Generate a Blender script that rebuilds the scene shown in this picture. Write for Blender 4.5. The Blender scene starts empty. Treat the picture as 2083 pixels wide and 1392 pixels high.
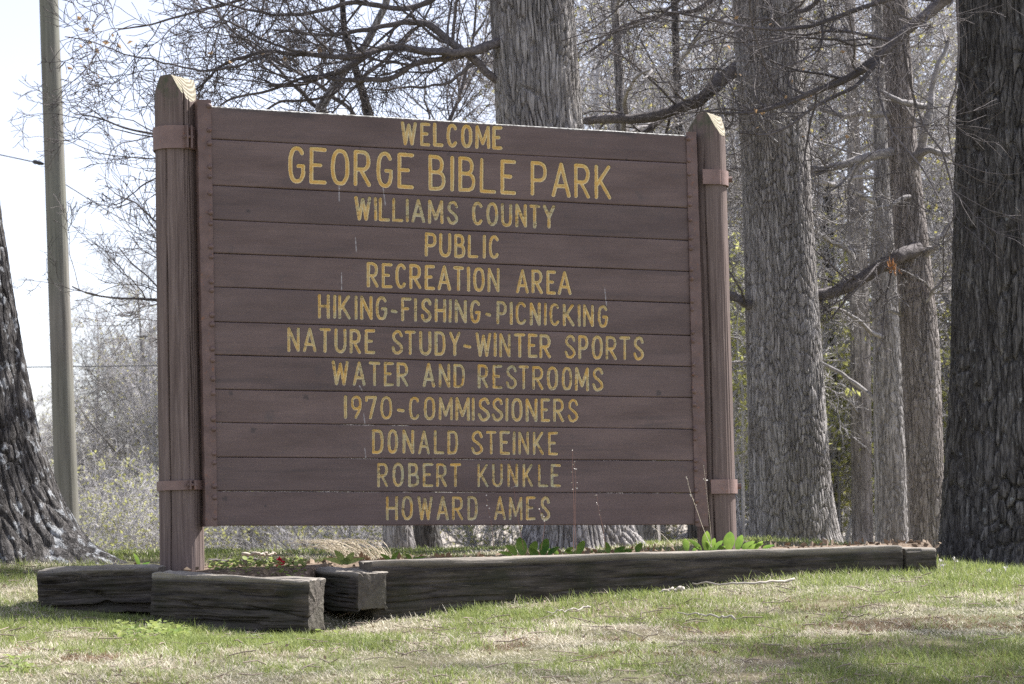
import bpy, math, numpy as np
from mathutils import Matrix, Vector
sc = bpy.context.scene
rng = np.random.default_rng(7)
R_ = math.radians

# ------------------------------------------------------------------ camera
F = 4629.0; CX, CY = 1041.5, 696.0; CZ = 1.45
PITCH = math.atan((1110 - 696) / F); ROLL = 0.0297
fw = np.array([0, math.cos(PITCH), math.sin(PITCH)])
r0 = np.array([1.0, 0, 0]); u0 = np.array([0, -math.sin(PITCH), math.cos(PITCH)])
rt = math.cos(ROLL) * r0 - math.sin(ROLL) * u0
up = math.cos(ROLL) * u0 + math.sin(ROLL) * r0
CAM = np.array([0, 0, CZ])
cd = bpy.data.cameras.new("camera"); cam = bpy.data.objects.new("camera", cd); sc.collection.objects.link(cam)
M = Matrix.Identity(4)
for i in range(3):
    M[i][0] = rt[i]; M[i][1] = up[i]; M[i][2] = -fw[i]; M[i][3] = CAM[i]
cam.matrix_world = M
cd.sensor_width = 36; cd.lens = 36 * F / 2083; cd.clip_end = 2000; cd.clip_start = 0.1
cd.dof.use_dof = True; cd.dof.focus_distance = 10.8; cd.dof.aperture_fstop = 8
sc.camera = cam

# ------------------------------------------------------------------ light
SUN_EL = R_(50); SUN_H = np.array([0.839, 0.545]); SUN_H = SUN_H / np.linalg.norm(SUN_H)
SUN = np.array([SUN_H[0] * math.cos(SUN_EL), SUN_H[1] * math.cos(SUN_EL), math.sin(SUN_EL)])
w = bpy.data.worlds.new("World"); sc.world = w; w.use_nodes = True
nt = w.node_tree; bg = nt.nodes["Background"]
sky = nt.nodes.new("ShaderNodeTexSky"); sky.sky_type = 'NISHITA'; sky.sun_disc = False
sky.sun_elevation = SUN_EL; sky.sun_rotation = math.atan2(SUN_H[0], SUN_H[1])
sky.air_density = 1.0; sky.dust_density = 0.8; sky.ozone_density = 1.0
hs = nt.nodes.new("ShaderNodeHueSaturation"); hs.inputs['Saturation'].default_value = 0.6
nt.links.new(sky.outputs[0], hs.inputs['Color']); tn = nt.nodes.new('ShaderNodeMix'); tn.data_type = 'RGBA'; tn.blend_type = 'MULTIPLY'; tn.inputs[0].default_value = 1; tn.inputs[7].default_value = (1.03, .965, 1.0, 1)
nt.links.new(hs.outputs[0], tn.inputs[6]); nt.links.new(tn.outputs[2], bg.inputs[0])
bg.inputs[1].default_value = 0.10
sl = bpy.data.lights.new("sun", 'SUN'); sl.energy = 5.0; sl.angle = R_(0.5); sl.color = (1, 0.965, 0.92)
so = bpy.data.objects.new("sun", sl); sc.collection.objects.link(so)
so.rotation_euler = Vector(SUN).to_track_quat('Z', 'Y').to_euler()
so.location = (20, 20, 40)
sc.view_settings.view_transform = 'Standard'; sc.view_settings.look = 'None'
sc.view_settings.exposure = 1.3; sc.view_settings.gamma = 1
sc.render.engine = 'CYCLES'
sc.cycles.use_denoising = False
sc.cycles.max_bounces = 6; sc.cycles.transparent_max_bounces = 4
sc.cycles.diffuse_bounces = 3; sc.cycles.glossy_bounces = 2; sc.cycles.transmission_bounces = 3

# ------------------------------------------------------------------ helpers
def horizon(px): return 1110 - math.tan(ROLL) * (px - CX)
def at(px, py, Y):
    d = fw + (px - CX) / F * rt - (py - CY) / F * up
    return CAM + d * (Y / d[1])
def hash3(ix, iy, iz, seed):
    h = (ix.astype(np.int64) * 374761393 + iy.astype(np.int64) * 668265263 + iz.astype(np.int64) * 2147483647 + seed * 1274126177) & 0xffffffff
    h = ((h ^ (h >> 13)) * 1274126177) & 0xffffffff
    h = ((h ^ (h >> 16)) * 2246822519) & 0xffffffff
    return ((h ^ (h >> 15)) & 0xffffff) / float(0xffffff)
def vnoise(p, seed=0):
    p = np.asarray(p, float); i = np.floor(p).astype(np.int64); f = p - i; f = f * f * (3 - 2 * f)
    o = 0
    for dx in (0, 1):
        for dy in (0, 1):
            for dz in (0, 1):
                wgt = (f[..., 0] if dx else 1 - f[..., 0]) * (f[..., 1] if dy else 1 - f[..., 1]) * (f[..., 2] if dz else 1 - f[..., 2])
                o = o + wgt * hash3(i[..., 0] + dx, i[..., 1] + dy, i[..., 2] + dz, seed)
    return o * 2 - 1
def fbm(p, octv=4, seed=0):
    o = 0; a = 1; p = np.asarray(p, float); s = 0
    for k in range(octv):
        o = o + a * vnoise(p * 2 ** k, seed + k * 17); s += a; a *= .5
    return o / s
def sstep(a, b, x):
    t = np.clip((x - a) / (b - a), 0, 1); return t * t * (3 - 2 * t)
def nrm(v): return v / np.maximum(np.linalg.norm(v, axis=-1, keepdims=True), 1e-9)

def tag(o, label=None, cat=None, group=None, kind=None):
    if label: o['label'] = label
    if cat: o['category'] = cat
    if group: o['group'] = group
    if kind: o['kind'] = kind
    return o
def empty(name, loc, label, cat, group=None):
    o = bpy.data.objects.new(name, None); sc.collection.objects.link(o)
    o.location = Vector([float(v) for v in loc]); o.empty_display_size = .1
    return tag(o, label, cat, group)
def origin_of(o):
    p = np.zeros(3)
    while o is not None:
        p = p + np.array(o.location); o = o.parent
    return p
def mesh(name, V, faces, mats, parent=None, loc=None, smooth=True, attrs=None, midx=None):
    """faces: list of int arrays (n,4) or (n,3); V in world coordinates"""
    V = np.asarray(V, float).reshape(-1, 3)
    if isinstance(faces, np.ndarray): faces = [faces]
    faces = [np.asarray(f, np.int64) for f in faces if len(f)]
    base = np.zeros(3)
    if loc is None and parent is None: loc = (0, 0, 0)
    if parent is not None:
        base = origin_of(parent)
        if loc is not None: base = np.array(loc, float)
    else: base = np.array(loc, float)
    me = bpy.data.meshes.new(name)
    me.vertices.add(len(V)); me.vertices.foreach_set('co', (V - base).astype(np.float32).ravel())
    li = np.concatenate([f.ravel() for f in faces]).astype(np.int32)
    tot = np.concatenate([np.full(len(f), f.shape[1]) for f in faces]).astype(np.int32)
    st = np.concatenate([[0], np.cumsum(tot)[:-1]]).astype(np.int32)
    me.loops.add(len(li)); me.loops.foreach_set('vertex_index', li)
    me.polygons.add(len(tot)); me.polygons.foreach_set('loop_start', st)
    if not isinstance(mats, (list, tuple)): mats = [mats]
    for m in mats: me.materials.append(m)
    if midx is not None: me.polygons.foreach_set('material_index', np.asarray(midx, np.int32))
    me.polygons.foreach_set('use_smooth', np.full(len(tot), bool(smooth)))
    for k, a in (attrs or {}).items():
        a = np.asarray(a, np.float32)
        if a.ndim == 1:
            at_ = me.attributes.new(k, 'FLOAT', 'POINT'); at_.data.foreach_set('value', a)
        else:
            at_ = me.attributes.new(k, 'FLOAT_VECTOR', 'POINT'); at_.data.foreach_set('vector', a.ravel())
    me.update(calc_edges=True)
    o = bpy.data.objects.new(name, me); sc.collection.objects.link(o)
    if parent is not None:
        o.parent = parent
        o.location = Vector([float(v) for v in (base - origin_of(parent))])
    else: o.location = Vector([float(v) for v in base])
    return o
def gridfaces(nr, ncol, wrap=False, off=0):
    i = np.arange(nr - 1)[:, None]; j = np.arange(ncol if wrap else ncol - 1)[None, :]
    j2 = (j + 1) % ncol
    a = i * ncol + j; b = i * ncol + j2; c = (i + 1) * ncol + j2; d = (i + 1) * ncol + j
    return np.stack([a, b, c, d], -1).reshape(-1, 4) + off
def tubes(P, R, n):
    """P (M,K,3), R (M,K) -> verts, quads"""
    Mn, K, _ = P.shape
    T = np.empty_like(P); T[:, 1:-1] = P[:, 2:] - P[:, :-2]; T[:, 0] = P[:, 1] - P[:, 0]; T[:, -1] = P[:, -1] - P[:, -2]
    T = nrm(T)
    ref = nrm(rng.normal(size=(Mn, 1, 3)) * .3 + np.where(np.abs(T.mean(1, keepdims=True)[..., 2:3]) > .7, np.array([[[1., 0, 0]]]), np.array([[[0, 0, 1.]]])))
    A = nrm(np.cross(T, ref)); B = np.cross(T, A)
    th = np.arange(n) / n * 2 * np.pi
    V = P[:, :, None, :] + R[:, :, None, None] * (np.cos(th)[None, None, :, None] * A[:, :, None, :] + np.sin(th)[None, None, :, None] * B[:, :, None, :])
    f = gridfaces(K, n, True)
    Q = (f[None] + (np.arange(Mn) * K * n)[:, None, None]).reshape(-1, 4)
    return V.reshape(-1, 3), Q
def join(parts):
    Vs, Qs, o = [], [], 0
    for V, Q in parts:
        Vs.append(V); Qs.append(Q + o); o += len(V)
    return np.concatenate(Vs), np.concatenate(Qs)
def resample(P, K):
    P = np.asarray(P, float); d = np.concatenate([[0], np.cumsum(np.linalg.norm(np.diff(P[:, :3], axis=0), axis=1))])
    # catmull-like smooth resample
    t = np.linspace(0, d[-1], K)
    out = np.stack([np.interp(t, d, P[:, k]) for k in range(P.shape[1])], 1)
    if K > 8:
        for _ in range(2): out[1:-1] = .25 * out[:-2] + .5 * out[1:-1] + .25 * out[2:]
    return out

# ------------------------------------------------------------------ materials
class NB:
    def __init__(s, name, rough=.85, spec=.25):
        s.m = bpy.data.materials.new(name); s.m.use_nodes = True; s.t = s.m.node_tree; s.n = s.t.nodes
        s.b = s.n["Principled BSDF"]; s.b.inputs['Roughness'].default_value = rough
        s.b.inputs['Specular IOR Level'].default_value = spec
    def L(s, a, b): s.t.links.new(a, b)
    def val(s, x, sock):
        if hasattr(x, 'is_output'): s.L(x, sock)
        else: sock.default_value = x if not isinstance(x, tuple) or len(x) == len(sock.default_value) else (*x, 1)
    def attr(s, name, out='Vector'):
        a = s.n.new("ShaderNodeAttribute"); a.attribute_name = name; return a.outputs[out]
    def obj(s): return s.n.new("ShaderNodeTexCoord").outputs['Object']
    def geo(s, o='Position'): return s.n.new("ShaderNodeNewGeometry").outputs[o]
    def mapv(s, v, scale=(1, 1, 1), loc=(0, 0, 0)):
        m = s.n.new("ShaderNodeMapping"); s.L(v, m.inputs[0]); m.inputs['Scale'].default_value = scale; m.inputs['Location'].default_value = loc
        return m.outputs[0]
    def noise(s, v, scale, detail=4, rough=.55, dist=0):
        n = s.n.new("ShaderNodeTexNoise"); s.L(v, n.inputs['Vector']); n.inputs['Scale'].default_value = scale
        n.inputs['Detail'].default_value = detail; n.inputs['Roughness'].default_value = rough; n.inputs['Distortion'].default_value = dist
        return n.outputs[0]
    def vor(s, v, scale, feat='F1'):
        n = s.n.new("ShaderNodeTexVoronoi"); n.feature = feat; s.L(v, n.inputs['Vector']); n.inputs['Scale'].default_value = scale
        return n.outputs['Distance']
    def ramp(s, x, pts):
        r = s.n.new("ShaderNodeValToRGB"); s.L(x, r.inputs[0]); e = r.color_ramp.elements
        while len(e) < len(pts): e.new(.5)
        for k, (p, c) in enumerate(pts):
            e[k].position = p; e[k].color = (c, c, c, 1) if not isinstance(c, tuple) else (*c, 1)
        return r.outputs[0]
    def mix(s, f, a, b, mode='MIX'):
        m = s.n.new("ShaderNodeMix"); m.data_type = 'RGBA'; m.blend_type = mode
        s.val(f, m.inputs[0]); s.val(a, m.inputs[6]); s.val(b, m.inputs[7]); return m.outputs[2]
    def math(s, op, a, b=0.0):
        m = s.n.new("ShaderNodeMath"); m.operation = op; s.val(a, m.inputs[0]); s.val(b, m.inputs[1]); return m.outputs[0]
    def col(s, c): s.val(c, s.b.inputs['Base Color'])
    def bump(s, h, strength=.5, dist=.01):
        b = s.n.new("ShaderNodeBump"); s.L(h, b.inputs['Height']); b.inputs['Strength'].default_value = strength; b.inputs['Distance'].default_value = dist
        s.L(b.outputs[0], s.b.inputs['Normal'])

def m_plank():
    m = NB("brown_painted_plank", .62, .3)
    g = m.attr("gc")
    n1 = m.noise(m.mapv(g, (1.2, 5, 3)), 1.6, 5, .6)
    n2 = m.noise(m.mapv(g, (2.2, 60, 20)), 1.5, 4, .6, .4)
    n3 = m.noise(g, 9, 4)
    c = m.mix(m.ramp(n1, [(.30, 0), (.70, 1)]), (.120, .084, .076), (.205, .148, .136))
    c = m.mix(m.ramp(n2, [(.48, 0), (.78, .45)]), c, (.105, .082, .085))
    c = m.mix(m.ramp(n3, [(.60, 0), (.78, .55)]), c, (.09, .082, .084))
    c = m.mix(m.math('MULTIPLY', m.attr("pv", 'Fac'), .5), c, (.085, .066, .066))
    c = m.mix(m.attr("stain", 'Fac'), c, (.72, .72, .74))
    c = m.mix(m.attr("weather", 'Fac'), c, m.mix(m.ramp(m.noise(g, 70, 3), [(.4, 0), (.6, 1)]), (.08, .075, .065), (.62, .62, .58)))
    c = m.mix(m.attr("dark", 'Fac'), c, (.05, .047, .049))
    m.col(c); m.bump(m.math('ADD', m.math('MULTIPLY', n2, .6), m.noise(m.mapv(g, (8, 160, 40)), 2, 3)), .35, .004); return m.m
def m_letter():
    m = NB("yellow_lettering_paint", .6, .3)
    g = m.attr("gc"); d = m.attr("d", 'Fac')
    n = m.noise(g, 26, 4); n2 = m.noise(m.mapv(g, (30, 90, 30)), 1, 4, .7)
    y = m.mix(m.ramp(n, [(.35, 0), (.65, 1)]), (.80, .54, .17), (.86, .68, .33))
    y = m.mix(m.ramp(m.noise(g, 7, 3), [(.5, 0), (.72, .75)]), y, (.66, .65, .44))
    y = m.mix(m.ramp(d, [(.30, .55), (.66, 0)]), y, (.62, .34, .07))
    y = m.mix(m.ramp(d, [(.62, 0), (.82, .65)]), y, (.92, .84, .58))
    wr = m.attr('wear', 'Fac')
    y = m.mix(m.math('MULTIPLY', wr, m.ramp(m.noise(g, 11, 3), [(.42, 0), (.6, 1)])), y, (.56, .58, .44))
    y = m.mix(m.ramp(m.math('ADD', n2, m.math('MULTIPLY', wr, .12)), [(.62, 0), (.72, .85)]), y, (.19, .14, .08))
    b = (.125, .09, .088)
    c = m.mix(m.ramp(d, [(.90, 0), (1.0, 1)]), y, b)
    m.col(c); m.bump(n2, .3, .003); return m.m
def m_iron(name="brown_painted_iron", k=1.0):
    m = NB(name, .55, .35); p = m.geo()
    n = m.noise(p, 14, 5); n2 = m.noise(p, 60, 4)
    c = m.mix(m.ramp(n, [(.35, 0), (.7, 1)]), (.130 * k, .088 * k, .080 * k), (.19 * k, .128 * k, .114 * k))
    c = m.mix(m.ramp(n2, [(.60, 0), (.74, .7)]), c, (.25, .11, .06))
    m.col(c); m.bump(n2, .3, .003); return m.m
def m_post():
    m = NB("brown_stained_post", .8, .2); g = m.attr("gc")
    n = m.noise(m.mapv(g, (18, 18, .9)), 2.2, 5, .6); n2 = m.noise(m.mapv(g, (90, 90, 3)), 1.4, 4)
    n3 = m.noise(m.mapv(g, (3, 3, 1)), 2.0, 5)
    c = m.mix(m.ramp(n, [(.3, 0), (.7, 1)]), (.108, .080, .072), (.205, .157, .142))
    c = m.mix(m.ramp(n2, [(.5, 0), (.75, .6)]), c, (.30, .24, .22))
    c = m.mix(m.ramp(n3, [(.55, 0), (.75, .5)]), c, (.13, .105, .10))
    c = m.mix(m.math('MULTIPLY', m.attr("top", 'Fac'), m.ramp(m.noise(g, 26, 5), [(.4, 0), (.62, .9)])), c, (.075, .09, .055))
    m.col(c); m.bump(n2, .5, .005); return m.m
def m_endgrain():
    m = NB("grey_end_grain", .9, .1); g = m.attr("gc")
    v = m.n.new("ShaderNodeTexWave"); v.wave_type = 'RINGS'; v.rings_direction = 'Z'; m.L(g, v.inputs['Vector'])
    v.inputs['Scale'].default_value = 34; v.inputs['Distortion'].default_value = 3.0; v.inputs['Detail'].default_value = 3; v.inputs['Detail Scale'].default_value = 1.2
    c = m.mix(v.outputs['Fac'], (.20, .175, .13), (.42, .385, .31))
    c = m.mix(m.ramp(m.noise(g, 22, 5), [(.5, 0), (.7, .7)]), c, (.20, .21, .13))
    m.col(c); m.bump(v.outputs['Fac'], .5, .004); return m.m
def m_timber():
    m = NB("weathered_creosote_timber", .9, .15); g = m.attr("gc")
    n = m.noise(m.mapv(g, (3, 30, 30)), 1.5, 5, .65); n2 = m.noise(g, 5, 5); n3 = m.noise(m.mapv(g, (10, 140, 140)), 1.2, 4)
    c = m.mix(m.ramp(n, [(.32, 0), (.7, 1)]), (.024, .021, .019), (.112, .097, .084))
    c = m.mix(m.ramp(n2, [(.48, 0), (.7, .8)]), c, (.036, .038, .024))
    c = m.mix(m.ramp(n3, [(.60, 0), (.78, .45)]), c, (.27, .24, .205))
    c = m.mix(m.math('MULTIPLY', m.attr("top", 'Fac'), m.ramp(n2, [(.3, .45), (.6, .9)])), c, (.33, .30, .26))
    m.col(c); m.bump(m.math('ADD', n, m.math('MULTIPLY', n3, .5)), .8, .012); return m.m
def m_bark(name, a, b, lich, lamt, lscale=9.0, fs=17):
    m = NB(name, .92, .12); g = m.attr("gc")
    n = m.noise(m.mapv(g, (1, 1, .16)), 34, 5, .65); n2 = m.noise(m.mapv(g, (1, 1, .3)), 120, 4, .7)
    c = m.mix(m.ramp(n, [(.40, 0), (.60, 1)]), a, b)
    rg = m.math('ABSOLUTE', m.math('SUBTRACT', m.noise(m.mapv(g, (1, 1, .06)), fs, 4, .65), .5))
    rg2 = m.math('ABSOLUTE', m.math('SUBTRACT', m.noise(m.mapv(g, (1, 1, .16), (3, 7, 1)), fs * 1.9, 2, .5), .5))
    crk = m.math('MAXIMUM', m.ramp(rg, [(.008, 1), (.035, 0)]), m.ramp(rg2, [(.006, .7), (.03, 0)]))
    c = m.mix(m.math('MULTIPLY', crk, .62), c, tuple(.4 * x for x in a))
    idc = m.attr("cell", 'Fac')
    c = m.mix(m.math('MULTIPLY', idc, .5), c, tuple(.72 * x for x in a))
    n0 = m.noise(g, 2.4, 4, .6); c = m.mix(m.ramp(n0, [(.38, .55), (.58, 0)]), c, (a[0] * .86, a[1] * .83, a[2] * .81))
    L = m.noise(g, lscale, 6, .62)
    c = m.mix(m.ramp(L, [(lamt, 0), (lamt + .06, .85)]), c, m.mix(n2, tuple(.75 * x for x in lich), lich))
    m.col(c); m.bump(m.math('SUBTRACT', m.math('ADD', m.math('MULTIPLY', n2, .5), n), m.math('MULTIPLY', crk, .8)), 1.0, .012); return m.m
def m_twig(name, a, b, rough=.8):
    m = NB(name, rough, .25); p = m.geo()
    n = m.noise(p, 1.7, 3); n2 = m.noise(p, 45, 4, .7)
    c = m.mix(m.ramp(n, [(.35, 0), (.65, 1)]), a, b); m.col(m.mix(m.ramp(n2, [(.4, .55), (.6, 0)]), c, tuple(.5 * x for x in a))); m.bump(n2, .9, .01); return m.m
def m_leaf(name, a, b, trans=.5, scale=3.0, attr=None):
    m = NB(name, .55, .35)
    f = m.attr(attr, 'Fac') if attr else m.ramp(m.noise(m.geo(), scale, 3), [(.3, 0), (.7, 1)])
    c = m.mix(f, a, b); m.col(c)
    t = m.n.new("ShaderNodeBsdfTranslucent"); m.L(c, t.inputs[0])
    mx = m.n.new("ShaderNodeMixShader"); mx.inputs[0].default_value = trans
    m.L(m.b.outputs[0], mx.inputs[1]); m.L(t.outputs[0], mx.inputs[2])
    m.L(mx.outputs[0], m.n["Material Output"].inputs[0]); return m.m
def m_blade():
    m = NB("grass_blades", .6, .3); c = m.attr("bc", 'Color'); m.col(c)
    t = m.n.new("ShaderNodeBsdfTranslucent"); m.L(c, t.inputs[0])
    mx = m.n.new("ShaderNodeMixShader"); mx.inputs[0].default_value = .4
    m.L(m.b.outputs[0], mx.inputs[1]); m.L(t.outputs[0], mx.inputs[2])
    m.L(mx.outputs[0], m.n["Material Output"].inputs[0]); return m.m
def m_ground():
    m = NB("turf_and_soil", .95, .1); p = m.geo()
    n = m.noise(p, .8, 5); n2 = m.noise(p, 7, 6, .65); n3 = m.noise(p, 60, 4, .7)
    c = m.mix(m.ramp(n2, [(.35, 0), (.62, 1)]), (.10, .075, .055), (.22, .185, .125))
    c = m.mix(m.ramp(n, [(.4, 0), (.65, .7)]), c, (.10, .13, .045))
    c = m.mix(m.ramp(n3, [(.5, 0), (.7, .6)]), c, (.30, .27, .19))
    m.col(c); m.bump(n3, .7, .02); return m.m
def m_soil():
    m = NB("bed_soil_and_litter", .95, .1); p = m.geo()
    n2 = m.noise(p, 18, 6, .65); n3 = m.vor(p, 45)
    c = m.mix(m.ramp(n2, [(.35, 0), (.62, 1)]), (.07, .052, .038), (.20, .15, .11))
    c = m.mix(m.ramp(n3, [(.12, .8), (.4, 0)]), c, (.36, .29, .22))
    m.col(c); m.bump(n2, .9, .02); return m.m
def m_plain(name, c, rough=.7, var=.25, scale=20):
    m = NB(name, rough, .25)
    m.col(m.mix(m.noise(m.geo(), scale, 3), tuple(x * (1 - var) for x in c), tuple(min(1, x * (1 + var)) for x in c))); return m.m
def m_pole():
    m = NB("weathered_pole_wood", .85, .15); g = m.attr("gc")
    n = m.noise(m.mapv(g, (10, 10, .35)), 3, 5, .6); n2 = m.noise(m.mapv(g, (1, 1, 1)), .5, 3)
    c = m.mix(m.ramp(n, [(.3, 0), (.7, 1)]), (.12, .112, .10), (.26, .245, .22))
    c = m.mix(m.ramp(n2, [(.4, 0), (.7, .5)]), c, (.21, .235, .18))
    m.col(c); m.bump(n, .6, .01); return m.m
STRAPM = m_iron("worn_rusty_iron", 1.45)
PLANK, LETTER, IRON, POST, ENDG, TIMBER = m_plank(), m_letter(), m_iron(), m_post(), m_endgrain(), m_timber()
BARK_DARK = m_bark("dark_furrowed_bark", (.088, .083, .08), (.25, .24, .23), (.42, .44, .43), .64, 18)
BARK_LICH = m_bark("dark_bark_with_lichen", (.07, .066, .064), (.21, .20, .195), (.50, .52, .54), .55, 14)
BARK_GREY = m_bark("grey_maple_bark", (.33, .31, .30), (.58, .555, .545), (.56, .56, .55), .66, 12)
BARK_PALE = m_bark("pale_grey_bark", (.31, .28, .265), (.56, .515, .49), (.42, .42, .40), .68, 12)
TWIG = m_twig("grey_twigs", (.24, .225, .225), (.56, .535, .53))
LIMB = m_twig("dark_limb_bark", (.10, .09, .09), (.25, .225, .225), .9)
TWIGFAR = m_twig("woodland_twigs", (.38, .365, .375), (.68, .66, .67))
TWIGDARK = m_twig("distant_twigs", (.22, .21, .205), (.42, .405, .39))
BUDS = m_leaf("spring_buds", (.42, .44, .12), (.50, .42, .17), .5)
TAN = m_leaf("dry_tan_leaves", (.42, .26, .12), (.50, .36, .22), .4)
SHRUBLEAF = m_leaf("young_shrub_leaves", (.34, .36, .11), (.54, .53, .21), .5, 1.2)
BROADLEAF = m_leaf("bulb_leaves", (.055, .14, .03), (.25, .36, .07), .5, 9)
CLOVER = m_leaf("clover_leaves", (.17, .25, .06), (.38, .42, .15), .45, 12)
BLADE, GROUND, SOIL, POLEW = m_blade(), m_ground(), m_soil(), m_pole()
STRAW = m_plain("dry_straw", (.55, .49, .38), .7)
STALK = m_plain("reddish_dry_stalk", (.24, .13, .10), .8)
SEED = m_plain("pale_seed_head", (.75, .72, .66), .8)
STICK = m_plain("bleached_stick", (.42, .38, .33), .85, .35, 40)
WIRE = m_plain("dark_wire", (.10, .10, .11), .6)
BROKEN = m_plain("fresh_broken_wood", (.46, .23, .10), .85, .4, 40)
PETAL = m_plain("red_petal", (.55, .02, .05), .6)
PEB = m_plain("pale_pebble", (.42, .44, .48), .7)

# ------------------------------------------------------------------ ground
GP = [at(*p) for p in [(-300, 1392, 7.9), (0, 1392, 7.8), (520, 1392, 7.7), (1041, 1392, 7.6), (1560, 1392, 7.6), (2083, 1392, 7.6), (2400, 1392, 7.7),
      (0, 1200, 10.6), (80, 1238, 10.25), (310, 1272, 10.05), (650, 1300, 9.65), (765, 1268, 10.1), (1300, 1209, 10.65), (1835, 1171, 11.2), (2060, 1180, 11.4), (2400, 1176, 11.5),
      (1000, 1300, 8.75), (1700, 1270, 9.2), (250, 1310, 9.0),
      (100, 1140, 12.3), (-300, 1150, 12.3), (1165, 1116, 14.3), (700, 1125, 14.3), (1700, 1108, 14.6), (2100, 1180, 14.2), (2400, 1182, 14.6), (2120, 1176, 16), (-400, 1140, 14.6)]]
GP += [np.array(p) + [0, 0, CZ] for p in [(0, 0, -1.45), (-8, 0, -1.45), (8, 0, -1.5), (0, 3.5, -1.05), (-6, 4, -1.0), (6, 4, -1.1), (-8, 10, -.25), (8, 10, -.4), (9, 14, -.35), (-9, 14, -.1),
      (0, 20, -.2), (-8, 20, -.3), (8, 20, -.25), (0, 30, -.7), (-12, 30, -.9), (12, 30, -.7), (0, 60, -1.6), (-30, 60, -1.8), (30, 60, -1.6), (-25, 0, -1.5), (25, 0, -1.5), (-30, 25, -.8), (30, 25, -.8)]]
GP = np.array(GP)
def tpsk(d2): return d2 * np.log(d2 + 1e-9) * .5
_n = len(GP); _A = np.zeros((_n + 3, _n + 3))
_d2 = ((GP[:, None, :2] - GP[None, :, :2]) ** 2).sum(-1)
_A[:_n, :_n] = tpsk(_d2) + np.eye(_n) * .02; _A[:_n, _n] = 1; _A[:_n, _n + 1:] = GP[:, :2]; _A[_n:, :_n] = _A[:_n, _n:].T
_w = np.linalg.solve(_A, np.concatenate([GP[:, 2], np.zeros(3)]))
def gz(x, y):
    x = np.asarray(x, float); y = np.asarray(y, float); xc = np.clip(x, -34, 34); yc = np.clip(y, -6, 64)
    sh = xc.shape; q = np.stack([xc.ravel(), yc.ravel()], -1); out = np.empty(len(q))
    for s in range(0, len(q), 20000):
        qq = q[s:s + 20000]; d2 = ((qq[:, None] - GP[None, :, :2]) ** 2).sum(-1)
        out[s:s + 20000] = tpsk(d2) @ _w[:_n] + _w[_n] + qq @ _w[_n + 1:]
    return out.reshape(sh)
xs = np.unique(np.concatenate([np.linspace(-400, -12, 30), np.linspace(-12, -3.4, 40), np.linspace(-3.4, 3.6, 300), np.linspace(3.6, 12, 40), np.linspace(12, 400, 30)]))
ys = np.unique(np.concatenate([np.linspace(-40, 0, 10), np.linspace(0, 6.5, 30), np.linspace(6.5, 13, 260), np.linspace(13, 30, 60), np.linspace(30, 900, 60)]))
XX, YY = np.meshgrid(xs, ys)
ZZ = gz(XX, YY) + np.where((np.abs(XX) < 12) & (YY < 30), .014 * fbm(np.stack([XX * 2.2, YY * 2.2, 0 * XX], -1), 4, 3), 0)
tag(mesh("ground", np.stack([XX, YY, ZZ], -1), gridfaces(len(ys), len(xs)), GROUND), kind='structure')

# ------------------------------------------------------------------ the sign
YA, YB = 10.5, 11.34
PA, PB = at(411, 640, YA), at(1425, 640, YB)
U = PB - PA; U[2] = 0; ULEN = np.linalg.norm(U); U = U / ULEN
N = np.array([U[1], -U[0], 0.0])           # towards the camera
Vv = np.array([0, 0, 1.0])
def onboard(px, py):
    px, py = np.broadcast_arrays(np.asarray(px, float), np.asarray(py, float))
    d = fw + ((px - CX) / F)[..., None] * rt - ((py - CY) / F)[..., None] * up
    t = ((PA - CAM) @ N) / (d @ N)
    return CAM + d * t[..., None] - PA
def uv(px, py):
    q = onboard(px, py); return np.stack([q @ U, q[..., 2]], -1)
def board(u, v, w): return PA + np.asarray(u)[..., None] * U + np.asarray(v)[..., None] * Vv + np.asarray(w)[..., None] * N
sbase = at(372, 1180, 10.45); sbase[2] = gz(sbase[0], sbase[1])
SIGN = empty("park_sign", sbase, "large brown park sign of carved wooden planks between two round posts", "sign")

def arc(cx, cy, rx, ry, a0, a1, n=16, e=2.4):
    a = np.radians(np.linspace(a0, a1, n)); c, s = np.cos(a), np.sin(a)
    return np.stack([cx + rx * np.sign(c) * np.abs(c) ** (2 / e), cy + ry * np.sign(s) * np.abs(s) ** (2 / e)], 1)
def pl(*p): return np.array(p, float)
def spl(*p):
    p = np.array(p, float); q = np.concatenate([[2 * p[0] - p[1]], p, [2 * p[-1] - p[-2]]]); out = []
    for i in range(1, len(q) - 2):
        for t in np.linspace(0, 1, 5)[:-1]:
            a, b, c, d = q[i - 1], q[i], q[i + 1], q[i + 2]
            out.append(.5 * (2 * b + (c - a) * t + (2 * a - 5 * b + 4 * c - d) * t * t + (3 * b - a - 3 * c + d) * t ** 3))
    out.append(p[-1]); return np.array(out)
bowlR = lambda y0, y1, x=1.0: np.concatenate([pl((0, y1)), arc(.48 * x, (y0 + y1) / 2, .52 * x, (y1 - y0) / 2, 90, -90, 12), pl((0, y0))])
S_ = spl((.98, .80), (.80, .97), (.45, 1.0), (.12, .86), (.14, .64), (.5, .50), (.90, .34), (.98, .14), (.62, 0), (.22, .03), (0, .24))
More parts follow.
